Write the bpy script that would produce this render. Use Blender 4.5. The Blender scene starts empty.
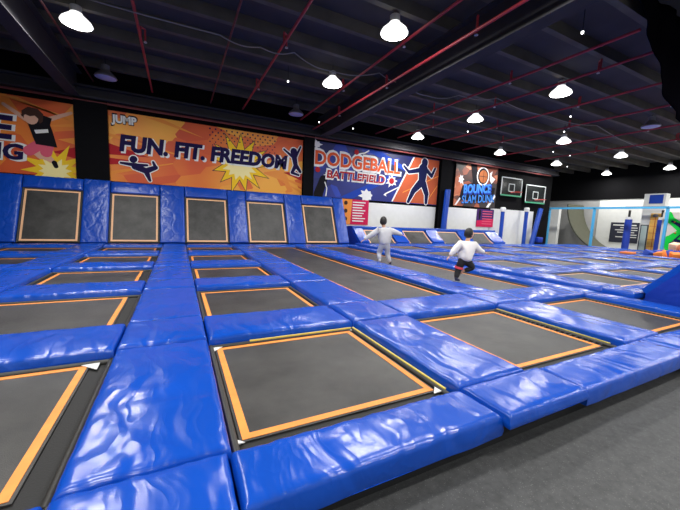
import bpy, bmesh, math, random
from mathutils import Vector, Matrix, noise, Euler
R = random.Random(7)
S = bpy.context.scene
COL = S.collection
PI = math.pi

# ------------------------------------------------------------------ materials
def rgb(r, g, b):
    f = lambda c: (c / 255 / 12.92) if c / 255 <= 0.04045 else ((c / 255 + 0.055) / 1.055) ** 2.4
    return (f(r), f(g), f(b), 1)

def mat(name, col, rough=0.5, metal=0.0, spec=0.5, vary=0.0, vscale=3.0, bump=0.0, bscale=40.0, emit=None, estr=0.0, coat=0.0):
    m = bpy.data.materials.new(name); m.use_nodes = True
    nt = m.node_tree; b = nt.nodes['Principled BSDF']
    b.inputs['Base Color'].default_value = col
    b.inputs['Roughness'].default_value = rough
    b.inputs['Metallic'].default_value = metal
    b.inputs['Specular IOR Level'].default_value = spec
    if coat: b.inputs['Coat Weight'].default_value = coat; b.inputs['Coat Roughness'].default_value = .15
    if emit: b.inputs['Emission Color'].default_value = emit; b.inputs['Emission Strength'].default_value = estr
    if vary or bump:
        g = nt.nodes.new('ShaderNodeNewGeometry')
    if vary:
        n = nt.nodes.new('ShaderNodeTexNoise'); n.inputs['Scale'].default_value = vscale; n.inputs['Detail'].default_value = 5
        nt.links.new(g.outputs['Position'], n.inputs['Vector'])
        r = nt.nodes.new('ShaderNodeMapRange'); r.inputs['From Min'].default_value = .3; r.inputs['From Max'].default_value = .7
        r.inputs['To Min'].default_value = 1 - vary; r.inputs['To Max'].default_value = 1 + vary
        nt.links.new(n.outputs['Fac'], r.inputs['Value'])
        x = nt.nodes.new('ShaderNodeVectorMath'); x.operation = 'SCALE'; x.inputs[0].default_value = col[:3]
        nt.links.new(r.outputs['Result'], x.inputs['Scale']); nt.links.new(x.outputs['Vector'], b.inputs['Base Color'])
    if bump:
        n2 = nt.nodes.new('ShaderNodeTexNoise'); n2.inputs['Scale'].default_value = bscale; n2.inputs['Detail'].default_value = 3
        nt.links.new(g.outputs['Position'], n2.inputs['Vector'])
        bp = nt.nodes.new('ShaderNodeBump'); bp.inputs['Strength'].default_value = bump; bp.inputs['Distance'].default_value = .02
        nt.links.new(n2.outputs['Fac'], bp.inputs['Height']); nt.links.new(bp.outputs['Normal'], b.inputs['Normal'])
    return m

def vinyl(name, col, rough, b1, b2):
    """wrinkled glossy vinyl: soft folds (warped noise) plus fine creases"""
    m = mat(name, col, rough, spec=.5, vary=.06, vscale=1.7)
    nt = m.node_tree; b = nt.nodes['Principled BSDF']
    g = nt.nodes.new('ShaderNodeNewGeometry')
    w = nt.nodes.new('ShaderNodeTexNoise'); w.inputs['Scale'].default_value = 1.3; w.inputs['Detail'].default_value = 2
    nt.links.new(g.outputs['Position'], w.inputs['Vector'])
    mx = nt.nodes.new('ShaderNodeVectorMath'); mx.operation = 'MULTIPLY_ADD'
    mx.inputs[1].default_value = (.55, .55, .55)
    nt.links.new(w.outputs['Color'], mx.inputs[0]); nt.links.new(g.outputs['Position'], mx.inputs[2])
    st = nt.nodes.new('ShaderNodeMapping'); st.inputs['Rotation'].default_value = (0, 0, .5); st.inputs['Scale'].default_value = (1.25, .4, 1.0)
    nt.links.new(mx.outputs[0], st.inputs['Vector'])
    vo = nt.nodes.new('ShaderNodeTexVoronoi'); vo.feature = 'DISTANCE_TO_EDGE'; vo.inputs['Scale'].default_value = 1.9
    nt.links.new(st.outputs[0], vo.inputs['Vector'])
    c1 = nt.nodes.new('ShaderNodeMapRange'); c1.interpolation_type = 'SMOOTHSTEP'; c1.inputs['From Max'].default_value = .16
    nt.links.new(vo.outputs['Distance'], c1.inputs['Value'])
    wv = nt.nodes.new('ShaderNodeTexNoise'); wv.inputs['Scale'].default_value = 4.0; wv.inputs['Detail'].default_value = 2.2
    nt.links.new(st.outputs[0], wv.inputs['Vector'])
    ms = nt.nodes.new('ShaderNodeMath'); ms.operation = 'SUBTRACT'; ms.inputs[1].default_value = .5; nt.links.new(wv.outputs['Fac'], ms.inputs[0])
    ma = nt.nodes.new('ShaderNodeMath'); ma.operation = 'ABSOLUTE'; nt.links.new(ms.outputs[0], ma.inputs[0])
    pw = nt.nodes.new('ShaderNodeMath'); pw.operation = 'MULTIPLY_ADD'; pw.inputs[1].default_value = -3.0
    nt.links.new(ma.outputs[0], pw.inputs[0]); nt.links.new(c1.outputs[0], pw.inputs[2])
    n2 = nt.nodes.new('ShaderNodeTexNoise'); n2.inputs['Scale'].default_value = 9; n2.inputs['Detail'].default_value = 4
    nt.links.new(mx.outputs[0], n2.inputs['Vector'])
    bp = nt.nodes.new('ShaderNodeBump'); bp.inputs['Strength'].default_value = b1; bp.inputs['Distance'].default_value = .05
    nt.links.new(pw.outputs[0], bp.inputs['Height'])
    bp2 = nt.nodes.new('ShaderNodeBump'); bp2.inputs['Strength'].default_value = b2; bp2.inputs['Distance'].default_value = .03
    nt.links.new(n2.outputs['Fac'], bp2.inputs['Height']); nt.links.new(bp.outputs['Normal'], bp2.inputs['Normal'])
    nt.links.new(bp2.outputs['Normal'], b.inputs['Normal'])
    return m

BLUE = vinyl('blue_vinyl', rgb(12, 74, 180), .25, .14, .05)
BLUEW = vinyl('blue_wall_vinyl', rgb(11, 68, 172), .34, .14, .05)
PURP = vinyl('faded_violet_vinyl', rgb(62, 58, 190), .4, .2, .1)
NAVY = vinyl('dark_blue_vinyl', rgb(12, 54, 168), .45, .1, .05)

def bed_material():
    m = mat('jump_mat_mesh', rgb(66, 65, 62), .48, spec=.6, bump=.25, bscale=160)
    nt = m.node_tree; b = nt.nodes['Principled BSDF']
    g = nt.nodes.new('ShaderNodeNewGeometry')
    n = nt.nodes.new('ShaderNodeTexNoise'); n.inputs['Scale'].default_value = 1.6; n.inputs['Detail'].default_value = 7; n.inputs['Roughness'].default_value = .65
    nt.links.new(g.outputs['Position'], n.inputs['Vector'])
    r = nt.nodes.new('ShaderNodeValToRGB')
    r.color_ramp.elements[0].position = .35; r.color_ramp.elements[0].color = rgb(34, 34, 33)
    r.color_ramp.elements[1].position = .72; r.color_ramp.elements[1].color = rgb(70, 69, 67)
    nt.links.new(n.outputs['Fac'], r.inputs['Fac']); nt.links.new(r.outputs['Color'], b.inputs['Base Color'])
    return m
BED = bed_material()
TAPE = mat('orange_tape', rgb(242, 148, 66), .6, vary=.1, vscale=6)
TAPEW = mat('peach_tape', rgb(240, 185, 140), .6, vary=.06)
YELL = mat('yellow_edge', rgb(225, 205, 90), .5, vary=.1)
WHITEF = mat('white_webbing', rgb(225, 225, 222), .6, bump=.2)
GREYT = mat('grey_foam_tube', rgb(50, 49, 46), .55)
BLK = mat('black_webbing', rgb(30, 30, 30), .7, bump=.2, bscale=80)
STEEL = mat('spring_steel', rgb(120, 120, 122), .35, metal=.9)
PLAT = mat('black_platform', rgb(22, 22, 24), .8)

def floor_material():
    m = mat('speckled_rubber', rgb(72, 73, 74), .62, bump=.35, bscale=90)
    nt = m.node_tree; b = nt.nodes['Principled BSDF']
    g = nt.nodes.new('ShaderNodeNewGeometry')
    v = nt.nodes.new('ShaderNodeTexVoronoi'); v.inputs['Scale'].default_value = 55
    nt.links.new(g.outputs['Position'], v.inputs['Vector'])
    r = nt.nodes.new('ShaderNodeValToRGB')
    r.color_ramp.elements[0].position = .10; r.color_ramp.elements[0].color = rgb(112, 112, 112)
    r.color_ramp.elements[1].position = .2; r.color_ramp.elements[1].color = rgb(68, 69, 70)
    nt.links.new(v.outputs['Distance'], r.inputs['Fac'])
    n = nt.nodes.new('ShaderNodeTexNoise'); n.inputs['Scale'].default_value = 22; n.inputs['Detail'].default_value = 6
    nt.links.new(g.outputs['Position'], n.inputs['Vector'])
    mx = nt.nodes.new('ShaderNodeMix'); mx.data_type = 'RGBA'; mx.blend_type = 'MULTIPLY'; mx.inputs['Factor'].default_value = .6
    r2 = nt.nodes.new('ShaderNodeValToRGB'); r2.color_ramp.elements[0].position = .3; r2.color_ramp.elements[0].color = (.5, .5, .5, 1)
    r2.color_ramp.elements[1].position = .7; r2.color_ramp.elements[1].color = (1.3, 1.3, 1.3, 1)
    nt.links.new(n.outputs['Fac'], r2.inputs['Fac'])
    nt.links.new(r.outputs['Color'], mx.inputs[6]); nt.links.new(r2.outputs['Color'], mx.inputs[7])
    nt.links.new(mx.outputs[2], b.inputs['Base Color'])
    return m
FLOOR = floor_material()
CEIL = mat('dark_ceiling', rgb(66, 64, 66), .9, vary=.15, vscale=1)
PURLIN = mat('purlin_paint', rgb(88, 85, 78), .8, vary=.2, vscale=1.5)
GIRD = mat('girder_paint', rgb(50, 49, 54), .85, vary=.12, vscale=2)
WALLB = mat('black_wall', rgb(14, 14, 16), .9, spec=.1, vary=.1)
WALLW = mat('white_wall', rgb(225, 226, 222), .7, vary=.03)
WALLG = mat('grey_wall', rgb(176, 176, 174), .75, vary=.05)
RED = mat('red_pipe', rgb(176, 52, 62), .45, vary=.1)
REDD = mat('dark_red_pipe', rgb(112, 52, 50), .5, vary=.1)
CABLE = mat('grey_cable', rgb(140, 138, 136), .6)
ALU = mat('lamp_housing', rgb(205, 205, 205), .4, metal=.5)
LENS = mat('lit_lens', rgb(250, 255, 250), .4, emit=(1, 1, .97, 1), estr=9)
SHADE = mat('lit_shade', rgb(240, 245, 240), .4, emit=(1, 1, .97, 1), estr=1.6)
LENSOFF = mat('unlit_lens', rgb(185, 190, 225), .35)
SHADEOFF = mat('unlit_shade', rgb(120, 118, 122), .4)
TEAL = mat('light_blue_steel', rgb(70, 165, 215), .45)
POSTB = mat('blue_post_foam', rgb(28, 62, 170), .5)

# ------------------------------------------------------------------ object helpers
def link(name, me, m, parent=None):
    o = bpy.data.objects.new(name, me); COL.objects.link(o)
    if m is not None and not me.materials:
        for x in (m if isinstance(m, (list, tuple)) else [m]): me.materials.append(x)
    if parent: o.parent = parent
    return o
def tag(o, label, cat, group=None, kind=None):
    o['label'] = label; o['category'] = cat
    if group: o['group'] = group
    if kind: o['kind'] = kind
    return o
def thing(name, label, cat, loc=(0, 0, 0), rot=(0, 0, 0), group=None):
    o = bpy.data.objects.new(name, None); COL.objects.link(o)
    o.location = loc; o.rotation_euler = rot; o.empty_display_size = .2
    return tag(o, label, cat, group)
def struct(name, me, m):
    o = link(name, me, m); o['kind'] = 'structure'; return o
def dup(root, loc, label=None, rot=None):
    r = root.copy(); COL.objects.link(r); r.location = loc
    if rot is not None: r.rotation_euler = rot
    if label: r['label'] = label
    for ch in list(root.children):
        c = ch.copy(); COL.objects.link(c); c.parent = r
        for g in ch.children:
            d = g.copy(); COL.objects.link(d); d.parent = c
    return r

class MB:
    def __init__(s): s.v = []; s.f = []; s.mi = []; s.smooth = False
    def add(s, v, f, mi=0):
        k = len(s.v); s.v += [tuple(p) for p in v]; s.f += [tuple(i + k for i in q) for q in f]; s.mi += [mi] * len(f); return s
    def box(s, x0, x1, y0, y1, z0, z1, mi=0):
        v = [(x, y, z) for z in (z0, z1) for y in (y0, y1) for x in (x0, x1)]
        return s.add(v, [(0, 2, 3, 1), (4, 5, 7, 6), (0, 1, 5, 4), (2, 6, 7, 3), (0, 4, 6, 2), (1, 3, 7, 5)], mi)
    def bar(s, a, b, w, h=None, mi=0):
        a, b = Vector(a), Vector(b); d = (b - a).normalized(); h = h or w
        up = Vector((0, 0, 1)) if abs(d.z) < .9 else Vector((0, 1, 0))
        x = d.cross(up).normalized(); y = x.cross(d)
        v = [p + x * i * w / 2 + y * j * h / 2 for p in (a, b) for i, j in ((-1, -1), (1, -1), (1, 1), (-1, 1))]
        return s.add(v, [(3, 2, 1, 0), (4, 5, 6, 7), (0, 1, 5, 4), (1, 2, 6, 5), (2, 3, 7, 6), (3, 0, 4, 7)], mi)
    def tube(s, pts, r, n=8, mi=0):
        pts = [Vector(p) for p in pts]; base = len(s.v); V = []; F = []
        for i, p in enumerate(pts):
            d = (pts[min(i + 1, len(pts) - 1)] - pts[max(i - 1, 0)]).normalized()
            up = Vector((0, 0, 1)) if abs(d.z) < .9 else Vector((0, 1, 0))
            x = d.cross(up).normalized(); y = x.cross(d)
            rr = r[i] if isinstance(r, (list, tuple)) else r
            V += [p + (x * math.cos(2 * PI * k / n) + y * math.sin(2 * PI * k / n)) * rr for k in range(n)]
        for i in range(len(pts) - 1):
            for k in range(n):
                F.append((i * n + k, i * n + (k + 1) % n, (i + 1) * n + (k + 1) % n, (i + 1) * n + k))
        F.append(tuple(range(n))[::-1]); F.append(tuple((len(pts) - 1) * n + k for k in range(n)))
        return s.add(V, F, mi)
    def lathe(s, prof, c=(0, 0, 0), n=20, mi=0):
        V = []; F = []
        for r, z in prof:
            V += [(c[0] + r * math.cos(2 * PI * k / n), c[1] + r * math.sin(2 * PI * k / n), c[2] + z) for k in range(n)]
        for i in range(len(prof) - 1):
            for k in range(n): F.append((i * n + k, i * n + (k + 1) % n, (i + 1) * n + (k + 1) % n, (i + 1) * n + k))
        F.append(tuple(range(n))[::-1]); F.append(tuple((len(prof) - 1) * n + k for k in range(n)))
        return s.add(V, F, mi)
    def mesh(s, smooth=False):
        me = bpy.data.meshes.new('mesh'); me.from_pydata(s.v, [], s.f); me.update()
        for p, i in zip(me.polygons, s.mi): p.material_index = i
        if smooth:
            me.polygons.foreach_set('use_smooth', [True] * len(me.polygons))
            me.set_sharp_from_angle(angle=math.radians(40))
        return me
    def build(s, name, m, parent=None, smooth=False): return link(name, s.mesh(smooth), m, parent)

def boxmesh(x0, x1, y0, y1, z0, z1): return MB().box(x0, x1, y0, y1, z0, z1).mesh()

def bevel_box(x0, x1, y0, y1, z0, z1, r=.02, seg=2):
    bm = bmesh.new(); bmesh.ops.create_cube(bm, size=1)
    for v in bm.verts:
        v.co = Vector((x0 + (v.co.x + .5) * (x1 - x0), y0 + (v.co.y + .5) * (y1 - y0), z0 + (v.co.z + .5) * (z1 - z0)))
    bmesh.ops.bevel(bm, geom=bm.edges[:], offset=r, segments=seg, affect='EDGES', profile=.5)
    me = bpy.data.meshes.new('mesh'); bm.to_mesh(me); bm.free()
    me.polygons.foreach_set('use_smooth', [True] * len(me.polygons)); me.set_sharp_from_angle(angle=math.radians(50))
    return me

# ------------------------------------------------------------------ pads (stuffed, rounded, creased)
def pad_mesh(w, l, h, step=.2, amp=.008, seed=0, r=.045, skirt=None):
    """origin at the middle of the underside; skirt = material index of the faces on the +-x sides"""
    def axis(n_len):
        e = [0, .006, .018, .04, .075]
        n = max(2, int((n_len - .15) / step))
        mid = [.075 + (n_len - .15) * i / n for i in range(1, n)]
        a = e + mid + [n_len - q for q in reversed(e)]
        # side wall columns first and last
        return [0, 0, 0] + a[0:] + [n_len, n_len, n_len], [0, .35, .7] + [None] * len(a) + [.7, .35, 0]
    ax, sx = axis(w); ay, sy = axis(l)
    def edge(d):
        if d >= r: return 0
        return r - math.sqrt(max(0, r * r - (r - d) ** 2))
    V = []; F = []; MI = []
    nx, ny = len(ax), len(ay); off = Vector((seed * 13.7, seed * 5.1, seed * 2.3))
    for j in range(ny):
        for i in range(nx):
            x, y = ax[i], ay[j]
            dx, dy = min(x, w - x), min(y, l - y)
            if sx[i] is not None or sy[j] is not None:
                k = min([q for q in (sx[i], sy[j]) if q is not None])
                z = (h - r) * k
                bulge = .012 * math.sin(PI * min(1, k + .15))
                px = x + (0 if sx[i] is None else (-bulge if x < w / 2 else bulge)); py = y + (0 if sy[j] is None else (-bulge if y < l / 2 else bulge))
                q = Vector((px, py, z)) * 3 + off
                wob = noise.noise(q) * amp * .8
                if sx[i] is not None: px += wob
                if sy[j] is not None: py += wob
            else:
                px, py = x, y
                z = h - max(edge(dx), edge(dy))
                m = min(1, min(dx, dy) / .12)
                p = Vector((x, y, 0)) + off
                wv = p + Vector((noise.noise(p * .9), noise.noise(p * .9 + Vector((7, 3, 1))), 0)) * .5
                c1 = 1 - abs(noise.noise(wv * 2.6)) * 2.4
                c2 = noise.noise(wv * 1.1)
                z += m * amp * (c2 * 1.2 + max(0, c1) ** 3 * .9) + .012 * m * math.sin(PI * x / w) * math.sin(PI * y / l)
                # gathers along the edges
                g = max(0, 1 - min(dx, dy) / .14)
                z -= g * amp * .8 * (noise.noise(Vector((p.x * 11, p.y * 11, 0))) + .3)
            V.append((px - w / 2, py - l / 2, z))
    for j in range(ny - 1):
        for i in range(nx - 1):
            F.append((j * nx + i, j * nx + i + 1, (j + 1) * nx + i + 1, (j + 1) * nx + i))
            side = sx[i] is not None and sx[i + 1] is not None or (i in (2, nx - 4))
            MI.append(1 if (skirt and side and 2 <= j <= ny - 4) else 0)
    F.append((0, (ny - 1) * nx, ny * nx - 1, nx - 1)); MI.append(0)
    me = bpy.data.meshes.new('pad'); me.from_pydata(V, [], F); me.update()
    for p, k in zip(me.polygons, MI): p.material_index = k
    me.polygons.foreach_set('use_smooth', [True] * len(me.polygons)); me.set_sharp_from_angle(angle=math.radians(55))
    return me
_pm = {}
def pad(x0, x1, y0, y1, z0, z1, label, group, step=None, name='safety_pad', m=None, amp=None, skirt=None, gap=.012, rot=None):
    w, l, h = x1 - x0 - 2 * gap, y1 - y0 - 2 * gap, z1 - z0
    d = math.hypot((x0 + x1) / 2, (y0 + y1) / 2)
    if step is None: step = .05 if d < 4 else .08 if d < 7 else .14 if d < 12 else .25
    if amp is None: amp = .016 if d < 7 else .02
    key = (round(w, 2), round(l, 2), round(h, 3), step, skirt, R.randrange(1 if d > 14 else 3 if d > 7 else 1000))
    if key not in _pm: _pm[key] = pad_mesh(w, l, h, step, amp, len(_pm) + 1, skirt=skirt)
    me = _pm[key]
    if m is None: m = BLUE
    if not me.materials:
        me.materials.append(m)
        if skirt: me.materials.append(PURP)
    o = bpy.data.objects.new(name, me); COL.objects.link(o)
    o.location = ((x0 + x1) / 2, (y0 + y1) / 2, z0)
    if rot: o.rotation_euler = rot
    tag(o, label, 'pad', group)
    return o

# ------------------------------------------------------------------ trampolines
def ring(x0, x1, y0, y1, t, z0, z1):
    m = MB()
    m.box(x0, x1, y0, y0 + t, z0, z1); m.box(x0, x1, y1 - t, y1, z0, z1)
    m.box(x0, x0 + t, y0 + t, y1 - t, z0, z1); m.box(x1 - t, x1, y0 + t, y1 - t, z0, z1)
    return m
_tm = {}
def trampoline(tx, ty, opening, loc, label, group, rot=(0, 0, 0), tape=TAPE, name='trampoline', tw=.06):
    """tx, ty: tape rectangle (outer) about loc; opening: (left, right, near, far) distances from loc to the frame tubes"""
    key = (round(tx[0], 2), round(tx[1], 2), round(ty[0], 2), round(ty[1], 2), tuple(round(q, 2) for q in opening), tape.name)
    if key not in _tm:
        a, b, c, d = tx[0], tx[1], ty[0], ty[1]
        L, Rr, N, Fr = opening
        bed = boxmesh(a - .02, b + .02, c - .02, d + .02, -.012, 0)
        tp = ring(a, b, c, d, tw, 0, .004).mesh()
        web = ring(L, Rr, N, Fr, .0, 0, 0)
        w = MB(); zz = (-.03, -.014)
        w.box(L + .03, a - .02, N + .03, Fr - .03, *zz); w.box(b + .02, Rr - .03, N + .03, Fr - .03, *zz)
        w.box(a - .02, b + .02, N + .03, c - .02, *zz); w.box(a - .02, b + .02, d + .02, Fr - .03, *zz)
        fr = MB(); r = .03
        for p, q in (((L + r, N, 0), (L + r, Fr, 0)), ((Rr - r, N, 0), (Rr - r, Fr, 0)), ((L, N + r, 0), (Rr, N + r, 0)), ((L, Fr - r, 0), (Rr, Fr - r, 0))):
            fr.tube([p, q], r, 10)
        _tm[key] = (bed, tp, w.mesh(), fr.mesh(True))
    bed, tp, web, fr = _tm[key]
    t = thing(name, label, 'trampoline', loc, rot, group)
    link('jump_bed', bed, BED, t); link('border_tape', tp, tape, t); link('spring_cover', web, BLK, t); link('frame', fr, GREYT, t)
    return t

ORD = ['first', 'second', 'third', 'fourth', 'fifth', 'sixth', 'seventh', 'eighth']
# main deck grid (metres; z = 0 is the jump surface, floor at -0.3)
PITCH = 2.93
ZF = -.2
Z0, Z1 = -.05, .125
cols = {'A': (-5.65, -3.62, -5.50, -3.72), 'B': (-2.72, -.62, -2.58, -.84), 'C': (.30, 2.27, .39, 2.17), 'D': (3.25, 5.37, 3.42, 5.21), 'E': (6.40, 8.42, 6.56, 8.28)}
cname = {'A': 'leftmost', 'B': 'second', 'C': 'third', 'D': 'fourth', 'E': 'fifth'}
strips = [('S-', -6.6, -5.65), ('S0', -3.62, -2.72), ('S1', -.62, .30), ('S2', 2.27, 3.25), ('S3', 5.37, 6.40), ('S4', 8.42, 9.02)]
sname = {'S-': 'outside the leftmost column', 'S0': 'between leftmost and second columns', 'S1': 'between second and third columns', 'S2': 'between third and fourth columns', 'S3': 'between fourth and fifth columns', 'S4': 'along the step of the right court'}
rowy = lambda k: (1.97 + PITCH * k, 3.97 + PITCH * k)
rown = ['front', 'second', 'third', 'fourth', 'rear']
def tramp_at(c, k, extra=None):
    L, Rr, a, b = cols[c]; n, f = rowy(k)
    cx, cy = (a + b) / 2, 3.04 + PITCH * k
    lab = f"square black trampoline with orange border, {rown[k]} row, {cname[c]} column from left"
    if extra: lab = extra
    return trampoline((a - cx, b - cx), (-.86, .86), (L - cx, Rr - cx, n - cy + .02, f - cy), (cx, cy, 0), lab, 'square trampolines of the main deck')
TR = {}
for c in 'ABCDE':
    for k in range(5):
        if c == 'A' and k < 3: continue
        if c in 'DE' and k > 0: continue
        ex = {('C', 0): 'big front trampoline with white corner flaps and yellow edge strips', ('B', 0): 'front trampoline cut by the left edge of the photo',
              ('D', 0): 'front trampoline behind the thin square mat, with yellow edge strip', ('E', 0): 'front trampoline nearest the right court step, springs showing'}.get((c, k))
        TR[c, k] = tramp_at(c, k, ex)
for c, lab in (('D', 'long black running trampoline lane on the left, boys on its neighbour'), ('E', 'long black running trampoline lane under the two boys')):
    L, Rr, a, b = cols[c]; cx = (a + b) / 2; y0, y1 = 4.90, 15.69; cy = (y0 + y1) / 2
    TR[c, 9] = trampoline((a - cx, b - cx), (y0 + .2 - cy, y1 - .12 - cy), (L - cx, Rr - cx, y0 - cy + .02, y1 - cy), (cx, cy, 0), lab, 'long trampoline lanes', name='trampoline_lane')

# yellow edge strips, white corner flaps and bare springs that show on the front trampolines
def tri_flap(t, x, y, sx, sy, s=.12):
    m = MB(); z = .006
    m.add([(x, y, z), (x + sx * s, y, z), (x, y + sy * s, z), (x, y, z + .012), (x + sx * s, y, z + .006), (x, y + sy * s, z + .006)],
          [(2, 1, 0), (3, 4, 5), (0, 1, 4, 3), (1, 2, 5, 4), (2, 0, 3, 5)])
    o = m.build('corner_flap', WHITEF, t); o['label'] = 'white corner flap'
t = TR['C', 0]
for x, y, sx, sy, s in ((-.97, -.9, 1, 1, .09), (-.97, .93, 1, -1, .2), (1.0, .94, -1, -1, .16), (.98, -.92, -1, 1, .14)): tri_flap(t, x, y, sx, sy, s)
tri_flap(TR['B', 0], .97, .92, -1, -1, .2)
def edge_strip(t, a, b):
    o = MB().bar((a[0], a[1], .03), (b[0], b[1], .03), .02, .02).build('edge_strip', YELL, t); o['label'] = 'yellow edge strip'
edge_strip(t, (.97, -.93), (.97, .9)); edge_strip(t, (-.5, .895), (.93, .895))
edge_strip(TR['D', 0], (1.04, -.9), (1.04, .9))
for c, n in (('E', 26), ('D', 22)):
    t = TR[c, 0]; a = cols[c]; cx = (a[2] + a[3]) / 2; e = a[3] - cx
    for i in range(n):
        y = -.82 + 1.64 * i / (n - 1)
        MB().tube([(e + .02, y, -.006), (a[1] - cx - .03, y, -.004)], .013, 6).build('spring', STEEL, t)

# pads of the main deck
for k in range(5):
    n, f = rowy(k)
    for s, x0, x1 in strips:
        if s == 'S-' and k < 3 or s == 'S0' and k < 1: continue
        if s == 'S4' and k > 4: continue
        xx1 = x1
        sk = True if (s == 'S1' and k == 0) else None
        pad(x0, xx1, n, f, Z0, Z1, f"long blue pad beside the {rown[k]} row, {sname[s]}", 'long pads between columns of the main deck', skirt=sk)
        j1 = f + .93 if k < 4 else 16.5
        last = 'at the tilted wall' if k == 4 else f"behind the {rown[k]} row"
        e = .03 if s in ('S1',) else 0
        pad(x0, xx1, f, j1, Z0, Z1 + .012, f"short blue joint pad {last}, {sname[s]}", 'joint pads of the main deck')
    for c in 'ABCDE':
        if c == 'A' and k < 2: continue
        L, Rr = cols[c][:2]
        if c in 'DE' and 0 < k < 4: continue
        j1 = f + .93 if k < 4 else 16.5
        last = 'foot of the tilted wall' if k == 4 else f"far side of the {rown[k]} row"
        pad(L, Rr, f, j1, Z0, Z1, f"wide blue cross pad at the {last}, {cname[c]} column", 'cross pads of the main deck')
# front edge pads
fg = 'pads along the front edge'
pad(-2.72, -.62, 1.44, 1.97, Z0, Z1, 'blue front edge pad before the trampoline at the left photo edge', fg)
pad(-.62, .27, 1.40, 1.97, Z0, Z1 + .01, 'short blue front pad at the near end of the walkway', fg)
pad(.27, 2.27, 1.50, 1.97, Z0, Z1, 'wrinkled blue front edge pad before the big trampoline with white flaps', fg)
pad(2.27, 3.39, 1.45, 1.97, .03, Z1 + .012, 'thin square blue mat with sharp corners at the front edge', fg, name='folding_mat', amp=.008)
pad(3.39, 5.70, 1.46, 1.97, Z0, Z1, 'wrinkled blue front edge pad right of the thin square mat', fg)
pad(5.70, 6.50, 1.42, 1.97, Z0, Z1 + .01, 'short blue front joint pad at the right edge of the photo', fg)
pad(6.50, 9.02, 1.46, 1.97, Z0, Z1, 'blue front edge pad before the trampoline with springs showing', fg)

# ------------------------------------------------------------------ raised court on the right
CZ0, CZ1 = .1, .225
cx0 = lambda i: 10.0 + 2.95 * i
cy0 = lambda j: 3.92 + 2.95 * j
bi = [(i, j) for j in range(4) for i in range(5 if j < 2 else 7)]
ctr = None
for i, j in bi:
    X, Y = cx0(i) + 1.05, cy0(j) + .98
    lab = f"black trampoline on the raised right court, {ORD[j]} row from front, {ORD[i]} from the step"
    trampoline((-.88, .88), (-.85, .85), (-1.05, 1.05), (X, Y, .16), lab, 'trampolines of the raised court', tape=TAPEW) if False else \
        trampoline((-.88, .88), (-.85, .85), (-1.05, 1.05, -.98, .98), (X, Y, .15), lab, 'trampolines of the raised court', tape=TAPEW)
for j in range(4):
    y0, y1 = cy0(j), cy0(j) + 1.96
    ni = 5 if j < 2 else 7
    yj = y1 + .99 if j < 3 else 16.05
    for i in range(ni + 1):
        x0, x1 = (9.04, 10.0) if i == 0 else (cx0(i - 1) + 2.1, cx0(i - 1) + 2.95)
        where = 'along its step' if i == 0 else f"past the {ORD[i - 1]} trampoline"
        pad(x0, x1, y0, y1, CZ0, CZ1, f"blue raised court strip pad, {ORD[j]} row from front, {where}", 'strip pads of the raised court')
        if (i, j) != (6, 1) and not (j == 1 and i > 5):
            pad(x0, x1, y1, yj, CZ0, CZ1 + .01, f"blue raised court joint pad behind its {ORD[j]} row, {where}", 'joint pads of the raised court')
    for i in range(ni):
        pad(cx0(i), cx0(i) + 2.1, y1, yj, CZ0, CZ1, f"blue raised court cross pad behind its {ORD[j]} row, {ORD[i]} from the step", 'cross pads of the raised court')
for i in range(6):
    x0, x1 = (9.04, 10.0) if i == 0 else (cx0(i - 1) + 2.1, cx0(i - 1) + 2.95)
    where = 'corner by the step' if i == 0 else f"past its {ORD[i - 1]} trampoline"
    pad(x0, x1, 3.3, 3.92, CZ0, CZ1 + .005, f"blue front edge pad of the raised court, {where}", 'front edge pads of the raised court')
    if i < 5: pad(cx0(i), cx0(i) + 2.1, 3.3, 3.92, CZ0, CZ1, f"blue front edge pad before the {ORD[i]} trampoline of the raised court", 'front edge pads of the raised court')

# platforms and floor
struct('platform_main', boxmesh(-6.7, 9.02, 1.60, 16.55, ZF, Z0 - .001), PLAT)
struct('platform_mat_block', boxmesh(2.31, 3.35, 1.64, 1.94, ZF, .029), PLAT)
struct('platform_court', boxmesh(9.06, 24.4, 3.3, 16.1, ZF, .099), PLAT)
struct('platform_pit', boxmesh(24.45, 31.6, 3.3, 9.79, ZF, .0), PLAT)
struct('platform_court_end', boxmesh(24.4, 31.2, 9.8, 16.1, ZF, .099), PLAT)
struct('platform_corner', boxmesh(9.02, 9.06, 3.3, 16.1, ZF, .099), NAVY)

# ------------------------------------------------------------------ tilted wall at the back
ANG = math.atan2(2.67, 1.2)
def on_wall(o, x, s, lift=0):
    """put an object built in wall coordinates (x along the wall, s up the slope) onto the slope"""
    o.location = (x, 16.62 + s * math.cos(ANG) - lift * math.sin(ANG), .1 + s * math.sin(ANG) + lift * math.cos(ANG))
    o.rotation_euler = (ANG, 0, 0)
LEN = 2.93
wb = [(-5.6, -3.64), (-2.68, -.76), (.28, 2.25), (3.17, 5.24), (6.24, 8.24)]
wstrip = [(-6.65, -5.6), (-3.64, -2.68), (-.76, .28), (2.25, 3.17), (5.24, 6.24), (8.24, 8.95)]
SB = 2.36
for i, (a, b) in enumerate(wb):
    cx = (a + b) / 2; h = (b - a) / 2
    t = trampoline((-h + .08, h - .08), (-SB / 2 + .07, SB / 2 - .05), (-h, h, -SB / 2, SB / 2), (0, 0, 0),
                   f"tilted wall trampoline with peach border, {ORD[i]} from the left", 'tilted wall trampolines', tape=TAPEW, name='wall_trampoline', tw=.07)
    on_wall(t, cx, SB / 2 + .02, .06)
    p = pad(a, b, 0, LEN - SB, 0, .16, f"blue top pad above the {ORD[i]} tilted wall trampoline from the left", 'top pads of the tilted wall', m=BLUEW, step=.09, amp=.03, name='wall_pad')
    on_wall(p, cx, (SB + LEN) / 2 + R.uniform(-.02, .02), 0)
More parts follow.
